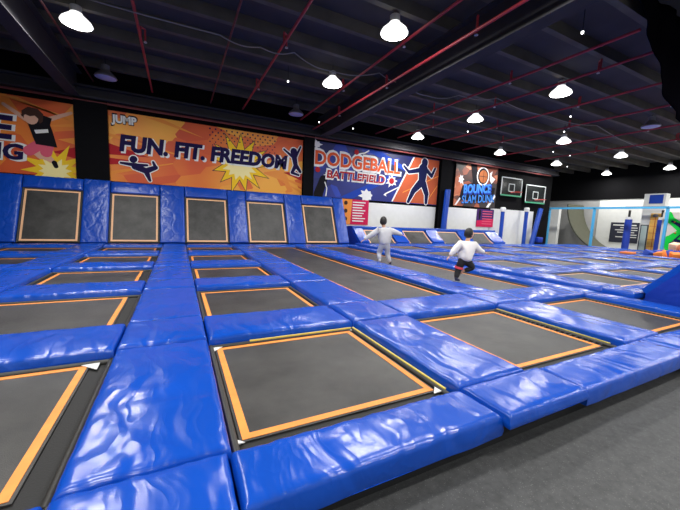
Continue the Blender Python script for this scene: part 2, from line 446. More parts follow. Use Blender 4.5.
for i, (a, b) in enumerate(wstrip):
    lab = 'blue end pad of the tilted wall on the right' if i == 5 else 'blue wall pad at the left edge of the tilted wall' if i == 0 else f"tall blue wall pad between the {ORD[i - 1]} and {ORD[i]} tilted wall trampolines"
    p = pad(a, b, 0, LEN + R.uniform(-.05, .05), 0, .15, lab, 'tall pads of the tilted wall', m=BLUEW, step=.09, amp=.022, name='wall_pad')
    on_wall(p, (a + b) / 2, LEN / 2, 0)
m = MB()   # support behind the tilt (blue end panel)
m.add([(8.9, 16.72, Z0), (8.9, 17.95, Z0), (8.9, 17.95, 2.7), (-6.6, 16.72, Z0), (-6.6, 17.95, Z0), (-6.6, 17.95, 2.7)],
      [(0, 1, 2), (5, 4, 3), (0, 2, 5, 3), (1, 4, 5, 2), (0, 3, 4, 1)])
struct('wall_tilted_support', m.mesh(), NAVY)

# ------------------------------------------------------------------ curved slopes at the far and near sides of the raised court
PR = [1.0, .76, 1.25]
def prof(t):      # t 0..1 from the foot to the top of the bed part
    return (PR[0] * t, PR[1] * t ** PR[2])
def slope_strip(x0, x1, t0, t1, th, n=14, lift=0):
    m = MB(); V = []; F = []
    for k in range(n + 1):
        t = t0 + (t1 - t0) * k / n
        y, z = prof(t); dy, dz = PR[0], PR[1] * PR[2] * max(t, .001) ** (PR[2] - 1)
        q = math.hypot(dy, dz); ny, nz = -dz / q, dy / q
        for x in (x0, x1):
            V.append((x, y + ny * lift, z + nz * lift)); V.append((x, y + ny * (lift - th), z + nz * (lift - th)))
    for k in range(n):
        a = k * 4; b = a + 4
        F += [(a, a + 2, b + 2, b), (a + 1, b + 1, b + 3, a + 3), (a, b, b + 1, a + 1), (a + 2, a + 3, b + 3, b + 2)]
    F += [(0, 1, 3, 2), (n * 4, n * 4 + 2, n * 4 + 3, n * 4 + 1)]
    return m.add(V, F)
def curved_side(y, zrot, xs, tags, side):
    base = .2
    def place(o, x):
        o.location = (x, y, base); o.rotation_euler = (0, 0, zrot)
    sgn = 1 if zrot == 0 else -1
    bounds = [9.42] + [q for ab in xs for q in ab] + [22.1]
    for i, (a, b) in enumerate(xs):
        c, h = (a + b) / 2, (b - a) / 2
        t = thing('curved_trampoline', f"curved black trampoline on the {side} slope of the raised court, {ORD[i]} from the step", 'trampoline', group=f"curved trampolines of the {side} slope")
        place(t, c)
        slope_strip(-h + .02, h - .02, .03, 1, .03, lift=.02).build('jump_bed', BED, t, True)
        for e in (-1, 1):
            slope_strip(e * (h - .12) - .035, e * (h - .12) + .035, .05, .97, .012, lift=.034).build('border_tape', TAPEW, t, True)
        slope_strip(-h + .15, h - .15, .93, .97, .012, n=2, lift=.034).build('border_tape', TAPEW, t, True)
    for i in range(len(xs) + 1):
        a, b = bounds[2 * i], bounds[2 * i + 1]; h = (b - a) / 2
        lab = f"curved blue pad at the {'end' if i == len(xs) else 'step end' } of the {side} slope" if i in (0, len(xs)) else f"curved blue pad between {ORD[i - 1]} and {ORD[i]} curved trampolines of the {side} slope"
        o = slope_strip(-h, h, 0, 1, .14, lift=.13).build('slope_pad', BLUE, None, True)
        tag(o, lab, 'pad', f"curved pads of the {side} slope"); place(o, (a + b) / 2)
    L = 22.1 - 9.42
    pp = [(.1, -.12)] + [(y_ + .03, z_ - .06) for y_, z_ in [prof(k / 10) for k in range(1, 11)]] + [(PR[0] + .02, PR[1] - .03), (PR[0] + .2, PR[1] - .03), (PR[0] + .2, -.12)]
    n_ = len(pp); mm = MB()
    mm.add([(x_, p[0], p[1]) for x_ in (-L / 2 + .03, L / 2 - .03) for p in pp], [tuple(range(n_))[::-1], tuple(range(n_, 2 * n_))] + [(k, (k + 1) % n_, n_ + (k + 1) % n_, n_ + k) for k in range(n_)])
    o = mm.build('wall_slope_support', PLAT); o['kind'] = 'structure'; place(o, (9.42 + 22.1) / 2)
    o = link('top_pad', bevel_box(-L / 2, L / 2, PR[0] + .012, PR[0] + .22, PR[1] - .02, PR[1] + .22, .04), BLUE); place(o, (9.42 + 22.1) / 2)
    tag(o, f"long blue top pad along the {side} slope of the raised court", 'pad')
    n = 14; tp = [prof(k / n) for k in range(n + 1)] + [(PR[0], PR[1] + .22), (PR[0] + .22, PR[1] + .22), (PR[0] + .75, PR[1] + .18)]
    for X, nm in ((9.40, 'dark blue end panel by the step'), (22.12, 'dark blue end panel away from the step')):
        m = MB(); N = len(tp) + 2
        pts = [(0, ZF - .2)] + tp + [(PR[0] + .75, ZF - .2)]
        N = len(pts)
        V = [(-.02, p[0], p[1]) for p in pts] + [(.02, p[0], p[1]) for p in pts]
        m.add(V, [tuple(range(N))[::-1], tuple(range(N, 2 * N))] + [(k, (k + 1) % N, N + (k + 1) % N, N + k) for k in range(N)])
        o = m.build('end_panel', NAVY); place(o, X); tag(o, f"{nm} of the {side} slope", 'panel', f"end panels of the {side} slope")
xs4 = [(10.05, 12.05), (13.0, 15.0), (15.95, 17.95), (18.9, 20.9)]
curved_side(16.1, 0, xs4, None, 'far')
PR[:] = [.6, .72, 1.0]
curved_side(3.24, PI, xs4, None, 'near')
struct('platform_slope', boxmesh(9.42, 22.1, 16.3, 17.3, ZF, .09), PLAT)
struct('platform_slope_near', boxmesh(9.42, 22.1, 2.05, 3.28, ZF, .09), NAVY)

# ------------------------------------------------------------------ floor, walls, ceiling
struct('floor', boxmesh(-16, 40, -10, 26, ZF - .2, ZF), FLOOR)
CH = 7.75
struct('ceiling', boxmesh(-16, 40, -10, 26, CH, CH + .2), CEIL)
struct('wall_back', boxmesh(-16, 31.0, 18.42, 18.7, ZF, CH), WALLB)
struct('wall_left', boxmesh(-16.2, -16, -10, 26, ZF, CH), WALLB)
struct('wall_right', boxmesh(38, 38.3, -10, 26, ZF, 4.6), WALLG)
struct('wall_right_upper', boxmesh(37.9, 38.3, -10, 26, 4.6, CH), WALLB)
struct('wall_far', boxmesh(31, 40, 25.8, 26, ZF, CH), WALLG)
struct('trim_1', boxmesh(9.0, 17.02, 18.34, 18.42, ZF, 2.72), WALLW)
struct('trim_2', boxmesh(18.1, 22.9, 18.34, 18.42, ZF, 2.80), WALLW)
struct('trim_3', boxmesh(23.0, 28.6, 18.34, 18.42, ZF, 2.95), WALLW)
for i, x in enumerate((-3.35, 6.82, 17.45)):
    m = MB(); w = (.6, .32, .45)[i]
    m.box(x - w, x + w, 17.98, 18.02, ZF, 6.3); m.box(x - w, x + w, 18.36, 18.41, ZF, 6.3); m.box(x - .04, x + .04, 18.02, 18.36, ZF, 6.3)
    o = m.build('steel_column', WALLB)
    o['kind'] = 'structure'
# wall beam over the banners
m = MB(); m.box(-16, 31, 17.85, 18.4, 6.28, 6.36); m.box(-16, 31, 17.85, 18.4, 6.72, 6.8); m.box(-16, 31, 18.1, 18.16, 6.36, 6.72)
o = m.build('wall_beam', GIRD); o['kind'] = 'structure'
# girders (along the columns direction)
for x in (-3.9, 7.62):
    m = MB(); m.box(x - .22, x + .22, -10, 26, 6.3, 6.34); m.box(x - .22, x + .22, -10, 26, 7.36, 7.4); m.box(x - .03, x + .03, -10, 26, 6.34, 7.36)
    o = m.build('roof_girder', GIRD); o['kind'] = 'structure'
y = -9.0
while y < 25:
    m = MB(); m.box(-16, 40, y - .09, y + .09, 7.4, 7.43); m.box(-16, 40, y - .09, y - .06, 7.43, 7.7); m.box(-16, 40, y - .09, y + .09, 7.7, CH)
    o = m.build('roof_purlin', PURLIN); o['kind'] = 'structure'
    y += 1.55

# sprinkler pipes with heads
pipes = [(-3.2, 0), (-1.0, 1), (1.5, 0), (3.05, 2), (6.2, 1), (6.97, 2), (11.2, 1), (12.9, 2), (15.8, 1), (18.8, 2), (22.5, 1), (26.0, 1)]
for i, (x, k) in enumerate(pipes):
    nm = ['', 'second', 'third', 'fourth', 'fifth', 'sixth', 'seventh', 'eighth', 'ninth', 'tenth', 'eleventh', 'twelfth'][i]
    t = thing('sprinkler_pipe', f"red sprinkler pipe under the ceiling, {nm} from the left" if i else 'red sprinkler pipe under the ceiling, first from the left', 'pipe', (x, 8, 6.6 if i == 5 else 7.0), group='red sprinkler pipes')
    MB().tube([(0, -10 if x < 10.5 else -3.2, 0), (0, 9.9, 0)], .032 if k == 0 else .042, 8).build('pipe', REDD if k == 0 else RED, t, True)
    if k:
        for y in ((-1.5, 2.6, 6.6) if k == 2 else (.6, 4.7)):
            m = MB(); m.tube([(0, y, 0), (0, y, .34)], .03, 6); m.tube([(0, y, .34), (.12, y + .12, .34)], .03, 6); m.tube([(.12, y + .12, .34), (.12, y + .12, .0)], .028, 6)
            h = m.build('sprinkler_head', RED, t); 
            MB().lathe([(.05, 0), (.05, .02), (.02, .05)], (.12, y + .12, -.05), 8).build('nozzle', ALU, h)
o = MB().tube([(-9, 18.02, 6.17), (30, 18.02, 6.2)], .05, 8).build('wall_pipe', REDD, None, True)
tag(o, 'dull red pipe running along the wall above the banners', 'pipe')
# drooping cable
pts = []
knots = [(-6, 11.1, 7.2), (1.2, 11.15, 7.0), (2.43, 11.1, 6.95), (3.54, 11.05, 7.05), (5.0, 11.2, 6.85), (6.84, 10.9, 7.1), (8.0, 10.85, 7.0), (9.36, 11.1, 6.85), (10.8, 10.75, 7.05), (12.5, 10.2, 7.1), (16.1, 10.1, 6.95), (20, 9.9, 7.1), (27.6, 10.8, 7.1)]
for a, b in zip(knots, knots[1:]):
    for q in range(8):
        s = q / 8; pts.append(Vector(a).lerp(Vector(b), s) - Vector((0, 0, .12 * math.sin(PI * s))))
o = MB().tube(pts + [knots[-1]], .018, 6).build('ceiling_cable', CABLE, None, True)
tag(o, 'grey cable drooping across the ceiling between the purlins', 'cable')

# ------------------------------------------------------------------ high-bay lamps
def lamp(x, y, label, on, z=6.82):
    t = thing('high_bay_lamp', label, 'lamp', (x, y, z), group='high bay lamps')
    MB().lathe([(.37, 0), (.39, .02), (.35, .10), (.24, .2), (.16, .27), (.15, .3)], n=24).build('lamp_shade', SHADE if on else SHADEOFF, t, True)
    MB().lathe([(.02, -.06), (.2, -.05), (.36, -.005), (.36, 0)], n=24).build('lens', LENS if on else LENSOFF, t, True)
    MB().lathe([(.13, .3), (.14, .31), (.14, .48), (.1, .5)], n=16).build('ballast_housing', ALU if on else SHADEOFF, t, True)
    MB().tube([(0, 0, .5), (0, 0, .78)], .012, 6).build('cord', BLK, t)
LX = [-2.55, 5.5, 13.5, 21.2, 28.2, 36.2]; LY = [8.1, 12.2, 16.6]
off = {(0, 2), (1, 2), (3, 0)}
dist = ['nearest', 'middle', 'rear']
for i, x in enumerate(LX):
    for j, y in enumerate(LY):
        if i == 0 and j == 0: continue
        on = (i, j) not in off
        lamp(x, y if i or j != 1 else 12.4, f"{'lit' if on else 'unlit bluish'} high bay ceiling lamp, {dist[j]} row, {ORD[i]} line from the left", on)
def spot(x, y, e, z=6.72):
    l = bpy.data.lights.new('high_bay_light', 'AREA'); l.shape = 'DISK'; l.size = .7; l.energy = e; l.color = (1, .985, .95)
    o = bpy.data.objects.new('high_bay_light', l); COL.objects.link(o); o.location = (x, y, z)
ENERGY = 235
for i, x in enumerate(LX):
    for j, y in enumerate([-4.3, -.2, 3.9] + LY):
        if (i, j - 3) in off or (i, j) == (2, 2): continue
        spot(x, y, ENERGY)
# small glowing domes on stems, one per star-like bright point
SPARK = mat('small_white_glow', rgb(255, 255, 255), .4, emit=(1, 1, 1, 1), estr=4)
for i, (x, y) in enumerate([(4.0, 13.2), (7.2, 17.6), (9.4, 17.6), (15.2, 14.2), (19.4, 11.2), (23.9, 14.4), (26.0, 14.4), (10.0, 5.6), (17.0, 9.6), (30.5, 17.0)]):
    t = thing('ceiling_bright_point', f"small glowing white point under the ceiling, {['first','second','third','fourth','fifth','sixth','seventh','eighth','ninth','tenth'][i]} of its kind", 'camera', (x, y, 6.95), group='small glowing white points')
    MB().lathe([(.005, -.03), (.025, -.02), (.035, 0), (.035, .04)], n=10).build('dome', SPARK, t, True)
    MB().tube([(0, 0, .05), (0, 0, .6)], .012, 6).build('stem', BLK, t)

# ------------------------------------------------------------------ banners
def facet_material(name, stops, scale=(.5, 1, .8), vs=1.0, rough=.55):
    m = mat(name, (1, 1, 1, 1), rough); nt = m.node_tree; b = nt.nodes['Principled BSDF']
    g = nt.nodes.new('ShaderNodeNewGeometry'); mp = nt.nodes.new('ShaderNodeMapping'); mp.inputs['Scale'].default_value = scale
    mp.inputs['Rotation'].default_value = (0, .35, 0)
    nt.links.new(g.outputs['Position'], mp.inputs['Vector'])
    v = nt.nodes.new('ShaderNodeTexVoronoi'); v.inputs['Scale'].default_value = vs; v.distance = 'MANHATTAN'
    nt.links.new(mp.outputs[0], v.inputs['Vector'])
    n = nt.nodes.new('ShaderNodeTexNoise'); n.inputs['Scale'].default_value = .45; n.inputs['Detail'].default_value = 1
    nt.links.new(g.outputs['Position'], n.inputs['Vector'])
    sp = nt.nodes.new('ShaderNodeSeparateColor'); nt.links.new(v.outputs['Color'], sp.inputs[0])
    a = nt.nodes.new('ShaderNodeMix'); a.inputs['Factor'].default_value = .55
    nt.links.new(sp.outputs[0], a.inputs[2]); nt.links.new(n.outputs['Fac'], a.inputs[3])
    r = nt.nodes.new('ShaderNodeValToRGB'); r.color_ramp.interpolation = 'LINEAR'
    while len(r.color_ramp.elements) < len(stops): r.color_ramp.elements.new(.5)
    for e, (p, c) in zip(r.color_ramp.elements, stops): e.position = p; e.color = c
    nt.links.new(a.outputs[0], r.inputs['Fac']); nt.links.new(r.outputs['Color'], b.inputs['Base Color'])
    return m
ORANGE_P = facet_material('orange_print', [(.15, rgb(196, 62, 40)), (.4, rgb(222, 92, 40)), (.55, rgb(236, 132, 44)), (.75, rgb(250, 176, 62))])
BLUE_P = facet_material('blue_print', [(.2, rgb(16, 24, 74)), (.5, rgb(20, 36, 120)), (.6, rgb(24, 48, 150)), (.8, rgb(30, 70, 190))])
def flat(name, c): return mat(name, c, .75, spec=.15)
P_NAVY = flat('print_navy', rgb(32, 24, 70)); P_WHITE = flat('print_white', rgb(235, 235, 232)); P_YEL = flat('print_yellow', rgb(250, 205, 50))
P_LY = flat('print_pale_yellow', rgb(255, 240, 170)); P_OR = flat('print_orange', rgb(222, 92, 52)); P_RED = flat('print_red', rgb(178, 40, 48))
P_BLK = flat('print_black', rgb(24, 22, 28)); P_PINK = flat('print_pink', rgb(222, 96, 118)); P_SKIN = flat('print_skin', rgb(226, 176, 150))
P_HAIR = flat('print_brown', rgb(72, 48, 40)); P_RUST = flat('print_rust', rgb(192, 92, 58)); P_SKY = flat('print_sky', rgb(70, 140, 225))
P_ROY = flat('print_royal', rgb(36, 70, 170)); P_MAG = flat('print_magenta', rgb(206, 36, 84)); P_PURP = flat('print_purple', rgb(70, 40, 100)); P_PEACH = flat('print_peach', rgb(240, 150, 70))
P_GRN = flat('print_green', rgb(20, 200, 70)); P_BALL = flat('print_ball', rgb(150, 88, 52)); P_DBLUE = flat('print_dark_blue', rgb(20, 26, 70))

class Art:
    """flat printed artwork on a plane; coordinates are metres along the wall (x) and up (z)"""
    def __init__(s, parent, origin, axis='x'): s.p = parent; s.o = origin; s.ax = axis
    def pt(s, x, z, d):
        ox, oy, oz = s.o
        return (x - ox, -d, z - oz) if s.ax == 'x' else (-d, -(x - oy) * -1, z - oz)
    def poly(s, name, polys, m, d):
        if len(polys) <= 8 and name.endswith('s') and name not in ('child_shorts',) and not name.startswith('child'):
            for k, P in enumerate(polys): s.poly(name[:-1] if not name.endswith('ss') else name, [P], m, d + .0006 * k)
            return
        mb = MB()
        for kk, P in enumerate(polys):
            ar = sum(P[i][0] * P[(i + 1) % len(P)][1] - P[(i + 1) % len(P)][0] * P[i][1] for i in range(len(P)))
            if ar < 0: P = P[::-1]
            mb.add([s.pt(x, z, d + .0005 * min(kk, 10)) for x, z in P], [tuple(range(len(P)))])
        return mb.build(name, m, s.p)
    def text(s, name, string, x0, x1, z0, z1, m, d, bold=.0, shear=0.0, grow=0.0, dx=0, dz=0, tilt=0.0, arc=0.0):
        cu = bpy.data.curves.new('t', 'FONT'); cu.body = string; cu.offset = bold; cu.shear = shear; cu.resolution_u = 3
        o = bpy.data.objects.new('t', cu); COL.objects.link(o)
        dg = bpy.context.evaluated_depsgraph_get(); me = bpy.data.meshes.new_from_object(o.evaluated_get(dg))
        bpy.data.objects.remove(o)
        xs = [v.co.x for v in me.vertices]; ys = [v.co.y for v in me.vertices]
        # cap-height frame measured without the extra outline growth
        a, b, c, e = min(xs), max(xs), min(ys), max(ys)
        X0, X1, Z0_, Z1_ = x0 - grow, x1 + grow, z0 - grow, z1 + grow
        for v in me.vertices:
            u = (v.co.x - a) / (b - a); w = (v.co.y - c) / (e - c)
            x = X0 + u * (X1 - X0) + dx; z = Z0_ + w * (Z1_ - Z0_) + dz + tilt * (u - .5) + arc * math.sin(PI * u)
            v.co = s.pt(x, z, d)
        me.update()
        return link(name, me, m, s.p)
def star(cx, cz, ro, ri, n, jit=.25, sx=1.2, seed=1):
    r = random.Random(seed); P = []
    for k in range(2 * n):
        a = PI * k / n + .1; q = (ro * (1 - jit * r.random())) if k % 2 == 0 else ri
        P.append((cx + q * sx * math.cos(a), cz + q * math.sin(a)))
    return P
def capsule(a, b, ra, rb, n=8):
    ax, az = a; bx, bz = b; an = math.atan2(bz - az, bx - ax)
    P = [(ax + ra * math.cos(an + PI / 2 + PI * k / n), az + ra * math.sin(an + PI / 2 + PI * k / n)) for k in range(n + 1)]
    P += [(bx + rb * math.cos(an - PI / 2 + PI * k / n), bz + rb * math.sin(an - PI / 2 + PI * k / n)) for k in range(n + 1)]
    return P
def disc(x, z, r, n=20, sx=1): return [(x + sx * r * math.cos(2 * PI * k / n), z + r * math.sin(2 * PI * k / n)) for k in range(n)]
def figure(limbs, grow=0): return [capsule(a, b, ra + grow, rb + grow) for a, b, ra, rb in limbs]
def banner(name, label, x0, x1, z0, z1, m, y=18.3, cat='banner'):
    t = thing(name, label, cat, ((x0 + x1) / 2, y, z0))
    link('panel', boxmesh(-(x1 - x0) / 2, (x1 - x0) / 2, 0, .04, 0, z1 - z0), m, t)
    return t, Art(t, ((x0 + x1) / 2, y, z0))
D1, D2, D3, D4, D5 = .006, .012, .018, .024, .03

# --- FUN. FIT. FREEDOM
t, A = banner('wall_banner', 'orange wall banner reading FUN. FIT. FREEDOM above the tilted trampolines', -2.81, 6.53, 2.86, 6.0, ORANGE_P)
A.poly('light_rays', [[(-2.8, 5.0), (-2.8, 4.86), (.5, 4.25), (.5, 4.3)], [(-2.8, 3.3), (-2.8, 3.15), (-.2, 3.9), (-.2, 3.95)], [(-2.8, 4.4), (-2.8, 4.33), (-1, 4.1)], [(5.0, 3.7), (6.5, 2.95), (6.5, 3.1)], [(4.9, 3.9), (6.5, 3.3), (6.5, 3.5)], [(-1.4, 5.95), (-.6, 5.95), (1.2, 5.35)]], P_PEACH, D1)
A.poly('magenta_streaks', [[(-2.8, 4.55), (-2.8, 4.05), (-1.2, 4.1)], [(-2.8, 3.9), (-2.8, 3.6), (-.9, 3.85)], [(6.5, 4.3), (6.5, 3.7), (5.4, 4.05)]], P_RED, D1 + .002)
A.poly('burst_outline', [star(3.0, 4.25, 1.72, .86, 13, .22, 1.05, 4)], P_NAVY, D1 + .004)
A.poly('burst', [star(3.0, 4.25, 1.62, .80, 13, .22, 1.05, 4)], P_YEL, D2)
A.poly('burst_core', [star(3.0, 4.2, .95, .55, 13, .2, 1.1, 5)], P_LY, D2 + .002)
dots = []
for i in range(13):
    for j in range(9):
        x, z = 1.5 + i * .27 + (j % 2) * .13, 5.95 - j * .16
        if math.hypot((x - 3) / 1.1, z - 4.3) > 1.15 and z > 5.0 - .0: dots.append(disc(x, z - .08, .045 - .003 * j, 8))
A.poly('halftone_dots', dots, P_NAVY, D1 + .003)
A.text('lettering_shadow', 'FUN. FIT. FREEDOM', -2.4, 5.62, 4.23, 5.02, P_WHITE, D3, bold=.055, shear=.12, dx=.09, dz=-.05, grow=.03)
A.text('lettering', 'FUN. FIT. FREEDOM', -2.4, 5.62, 4.23, 5.02, P_NAVY, D4, bold=.052, shear=.12)
A.text('logo_outline', 'JUMP', -2.66, -1.68, 5.36, 5.86, P_BLK, D3, bold=.07, grow=.04)
A.text('logo', 'JUMP', -2.66, -1.68, 5.38, 5.84, P_WHITE, D4, bold=.05)
LEAP = [((-1.78, 3.62), (-1.35, 3.45), .16, .13), ((-1.35, 3.45), (-.95, 3.65), .13, .1), ((-.95, 3.65), (-1.05, 3.9), .08, .05), ((-1.35, 3.45), (-1.2, 3.02), .13, .06),
        ((-1.78, 3.68), (-2.35, 3.72), .09, .05), ((-1.7, 3.68), (-1.3, 3.72), .08, .05), ((-1.86, 3.92), (-1.84, 3.95), .15, .15)]
A.poly('leaper_outline', figure(LEAP, .045), P_WHITE, D3); A.poly('leaper_silhouette', figure(LEAP), P_NAVY, D4)
JMP = [((5.98, 5.25), (5.98, 5.3), .2, .2), ((6.0, 5.05), (6.12, 4.5), .16, .13), ((5.9, 5.0), (5.4, 5.35), .08, .05), ((6.12, 5.05), (6.38, 5.6), .08, .05), ((6.1, 4.5), (5.9, 4.1), .12, .08), ((5.9, 4.1), (6.3, 4.0), .08, .06), ((6.15, 4.5), (6.4, 4.2), .12, .08)]
A.poly('jumper_outline', figure(JMP, .05), P_WHITE, D3); A.poly('jumper_silhouette', figure(JMP), P_NAVY, D4)

# --- left banner, cut by the photo edge
t, A = banner('wall_banner', 'orange wall banner at the left edge with a jumping child in black tee', -9.0, -4.0, 2.88, 6.0, ORANGE_P)
A.poly('light_rays', [[(-4.0, 5.2), (-4.0, 5.05), (-5.2, 4.9)], [(-6.4, 5.95), (-5.8, 5.95), (-4.1, 5.3), (-4.0, 5.4)], [(-4.0, 4.6), (-4.0, 4.3), (-4.6, 4.45)]], P_PEACH, D1)
A.poly('magenta_streaks', [[(-4.0, 4.2), (-4.0, 3.7), (-4.8, 3.9)]], P_RED, D1)
A.poly('burst', [star(-4.75, 3.15, 1.25, .55, 12, .2, 1.1, 9)], P_YEL, D2)
A.poly('burst_core', [star(-4.75, 3.1, .6, .35, 12, .2, 1.1, 9)], P_LY, D2 + .002)
A.text('letter_outline', 'E', -6.75, -5.98, 4.22, 5.17, P_WHITE, D3, bold=.05, grow=.06, dx=.06, shear=.1)
A.text('letter', 'E', -6.75, -5.98, 4.22, 5.17, P_NAVY, D4, bold=.04, shear=.1)
A.text('lettering_outline', 'NG', -7.1, -5.72, 3.42, 4.08, P_WHITE, D3, bold=.05, grow=.06, dx=.06, shear=.1)
A.text('lettering', 'NG', -7.1, -5.72, 3.42, 4.08, P_NAVY, D4, bold=.04, shear=.1)
A.poly('child_arms', figure([((-5.6, 5.12), (-6.25, 5.6), .09, .06), ((-5.0, 5.15), (-4.1, 5.62), .1, .06)]), P_SKIN, D3)
A.poly('child_legs', figure([((-5.4, 3.9), (-5.2, 3.65), .14, .1), ((-5.1, 3.85), (-4.85, 3.55), .14, .1), ((-5.2, 3.7), (-4.8, 3.5), .1, .08)]), P_SKIN, D3)
A.poly('child_shoes', figure([((-4.75, 3.45), (-4.7, 3.3), .09, .08)]), P_BLK, D3 + .002)
A.poly('child_shorts', figure([((-5.2, 4.15), (-5.55, 3.85), .2, .2), ((-4.95, 4.15), (-5.0, 3.85), .22, .2)]), P_PINK, D4)
A.poly('child_tee', [[(-5.75, 5.3), (-5.55, 5.0), (-5.32, 4.15), (-4.62, 4.1), (-4.75, 4.75), (-4.82, 5.0), (-4.75, 5.28), (-5.1, 5.38), (-5.45, 5.2)]], P_BLK, D4 + .002)
A.poly('child_face', [disc(-5.42, 5.2, .27, 16, .85)], P_SKIN, D5); A.poly('child_hair', [[(-5.72, 5.2), (-5.7, 5.45), (-5.5, 5.62), (-5.2, 5.6), (-5.02, 5.4), (-5.05, 5.1), (-5.15, 5.0), (-5.2, 5.2), (-5.3, 5.3), (-5.45, 5.25), (-5.6, 5.3)]], P_HAIR, D5 + .002)
A.poly('tee_print', [[(-5.35, 4.72), (-4.9, 4.82), (-4.88, 4.68), (-5.3, 4.58)]], P_WHITE, D5)

# --- DODGEBALL BATTLEFIELD
t, A = banner('wall_banner', 'dark blue wall banner reading DODGEBALL BATTLEFIELD with player silhouette', 7.08, 17.02, 2.86, 6.1, BLUE_P)
A.poly('bright_rays', [[(9.0, 2.9), (10.0, 2.9), (13.4, 4.6), (12.6, 4.6)], [(10.6, 6.05), (12.0, 6.05), (14.2, 5.2), (14.0, 5.0)]], P_ROY, D1)
A.poly('court_outline', [[(12.98, 2.9), (14.62, 6.05), (17.0, 6.05), (17.0, 2.9)]], P_WHITE, D1); A.poly('court', [[(13.1, 2.9), (14.75, 6.05), (17.0, 6.05), (17.0, 2.9)]], P_RUST, D2)
A.poly('court_lines', [[(13.9, 3.6), (17.0, 5.0), (17.0, 4.92), (13.85, 3.52)], [(15.9, 2.9), (16.95, 4.3), (17.0, 4.26), (15.98, 2.9)]], P_PEACH, D2 + .003)
A.text('title_outline', 'DODGEBALL', 7.3, 13.55, 4.72, 5.6, P_WHITE, D3, bold=.075, grow=.12)
A.text('title', 'DODGEBALL', 7.3, 13.55, 4.74, 5.58, P_OR, D4, bold=.03)
A.text('subtitle_outline', 'BATTLEFIELD', 8.1, 12.35, 4.0, 4.52, P_WHITE, D3 + .002, bold=.07, grow=.08, shear=.08)
A.text('subtitle', 'BATTLEFIELD', 8.1, 12.35, 4.02, 4.5, P_RED, D4 + .002, bold=.025, shear=.08)
A.poly('paint_splats', [star(12.9, 4.25, .5, .26, 9, .4, 1.1, 3), star(11.0, 3.15, .55, .3, 8, .4, 1.2, 6), star(7.4, 5.9, .35, .16, 7, .4, 1.2, 8), star(8.1, 4.2, .3, .08, 6, .5, 1, 11)], P_WHITE, D3)
A.poly('balls', [disc(12.9, 4.25, .2), disc(10.1, 5.78, .16), disc(7.5, 4.45, .16)], P_RED, D5)
A.poly('arrow', [[(12.3, 3.3), (12.45, 3.42), (13.5, 3.92), (13.52, 3.86), (12.5, 3.34), (12.55, 3.2)], [(10.3, 5.75), (10.7, 5.85), (11.0, 6.05), (11.05, 5.98), (10.7, 5.76), (10.3, 5.68)]], P_WHITE, D3)
A.poly('dark_player', figure([((7.6, 3.0), (7.9, 3.9), .3, .25), ((7.9, 3.9), (8.4, 4.1), .12, .08)]), P_BLK, D1 + .002); A.poly('player_edge', figure([((8.1, 2.95), (8.15, 3.4), .04, .03), ((8.15, 3.4), (8.0, 3.75), .03, .03)]), P_WHITE, D2)
PL = [((15.65, 5.75), (15.65, 5.8), .27, .27), ((15.55, 5.3), (15.5, 4.4), .4, .3), ((15.2, 5.2), (14.3, 5.0), .16, .12), ((14.3, 5.0), (13.85, 5.35), .11, .08), ((15.9, 5.25), (16.35, 4.9), .15, .12), ((16.35, 4.9), (16.65, 5.5), .12, .09),
      ((15.35, 4.3), (14.8, 3.75), .28, .2), ((14.8, 3.75), (14.4, 2.98), .2, .12), ((15.65, 4.3), (16.0, 3.6), .26, .2), ((16.0, 3.6), (16.0, 2.98), .18, .12)]
A.poly('player_outline', figure(PL, .06), P_WHITE, D3); A.poly('player_silhouette', figure(PL), P_DBLUE, D4)
A.poly('held_ball', [disc(16.65, 5.68, .18)], P_RUST, D5)

# --- BOUNCE SLAM DUNK
t, A = banner('wall_banner', 'rust and black wall banner reading BOUNCE SLAM DUNK with basketball', 18.72, 23.35, 2.96, 6.25, facet_material('rust_print', [(.3, rgb(40, 30, 30)), (.45, rgb(120, 60, 44)), (.6, rgb(190, 98, 60)), (.8, rgb(226, 150, 110))], (.6, 1, .9), 1.2))
A.poly('black_shapes', [[(20.2, 6.2), (20.6, 4.8), (19.5, 4.5), (19.2, 3.4), (22.9, 3.5), (23.2, 4.6), (21.3, 4.7), (20.9, 6.2)]], P_BLK, D1)
A.poly('white_shapes', [star(19.3, 4.95, .55, .25, 7, .4, .8, 5), [(22.4, 5.7), (22.7, 5.9), (22.6, 5.5), (23.1, 5.3), (22.7, 4.9), (22.5, 5.1)], [(18.8, 3.0), (19.3, 3.6), (19.4, 3.5), (19.0, 3.0)], [(22.3, 3.0), (23.2, 4.1), (23.3, 3.9), (22.6, 3.0)]], P_WHITE, D2)
A.poly('ball_ring', [disc(21.65, 5.4, .72, 24, .95)], P_WHITE, D2); A.poly('ball_ring_gap', [disc(21.65, 5.4, .62, 24, .95)], P_BLK, D3); A.poly('basketball', [disc(21.68, 5.38, .5, 24, .95)], P_BALL, D4)
A.poly('ball_seams', [[(21.2, 5.36), (22.15, 5.36), (22.15, 5.4), (21.2, 5.4)], [(21.66, 4.9), (21.7, 4.9), (21.7, 5.86), (21.66, 5.86)]], P_BLK, D5)
A.text('title_shadow', 'BOUNCE', 19.65, 22.65, 4.05, 4.75, P_ROY, D3, bold=.07, dx=.07, dz=-.08, tilt=.25, grow=.05)
A.text('title', 'BOUNCE', 19.65, 22.65, 4.05, 4.75, P_SKY, D4, bold=.03, tilt=.25)
A.text('subtitle_outline', 'SLAM DUNK', 19.55, 23.2, 3.3, 3.92, P_DBLUE, D3, bold=.05, tilt=.3, grow=.06)
A.text('subtitle', 'SLAM DUNK', 19.55, 23.2, 3.3, 3.92, P_SKY, D4, bold=.015, tilt=.3)

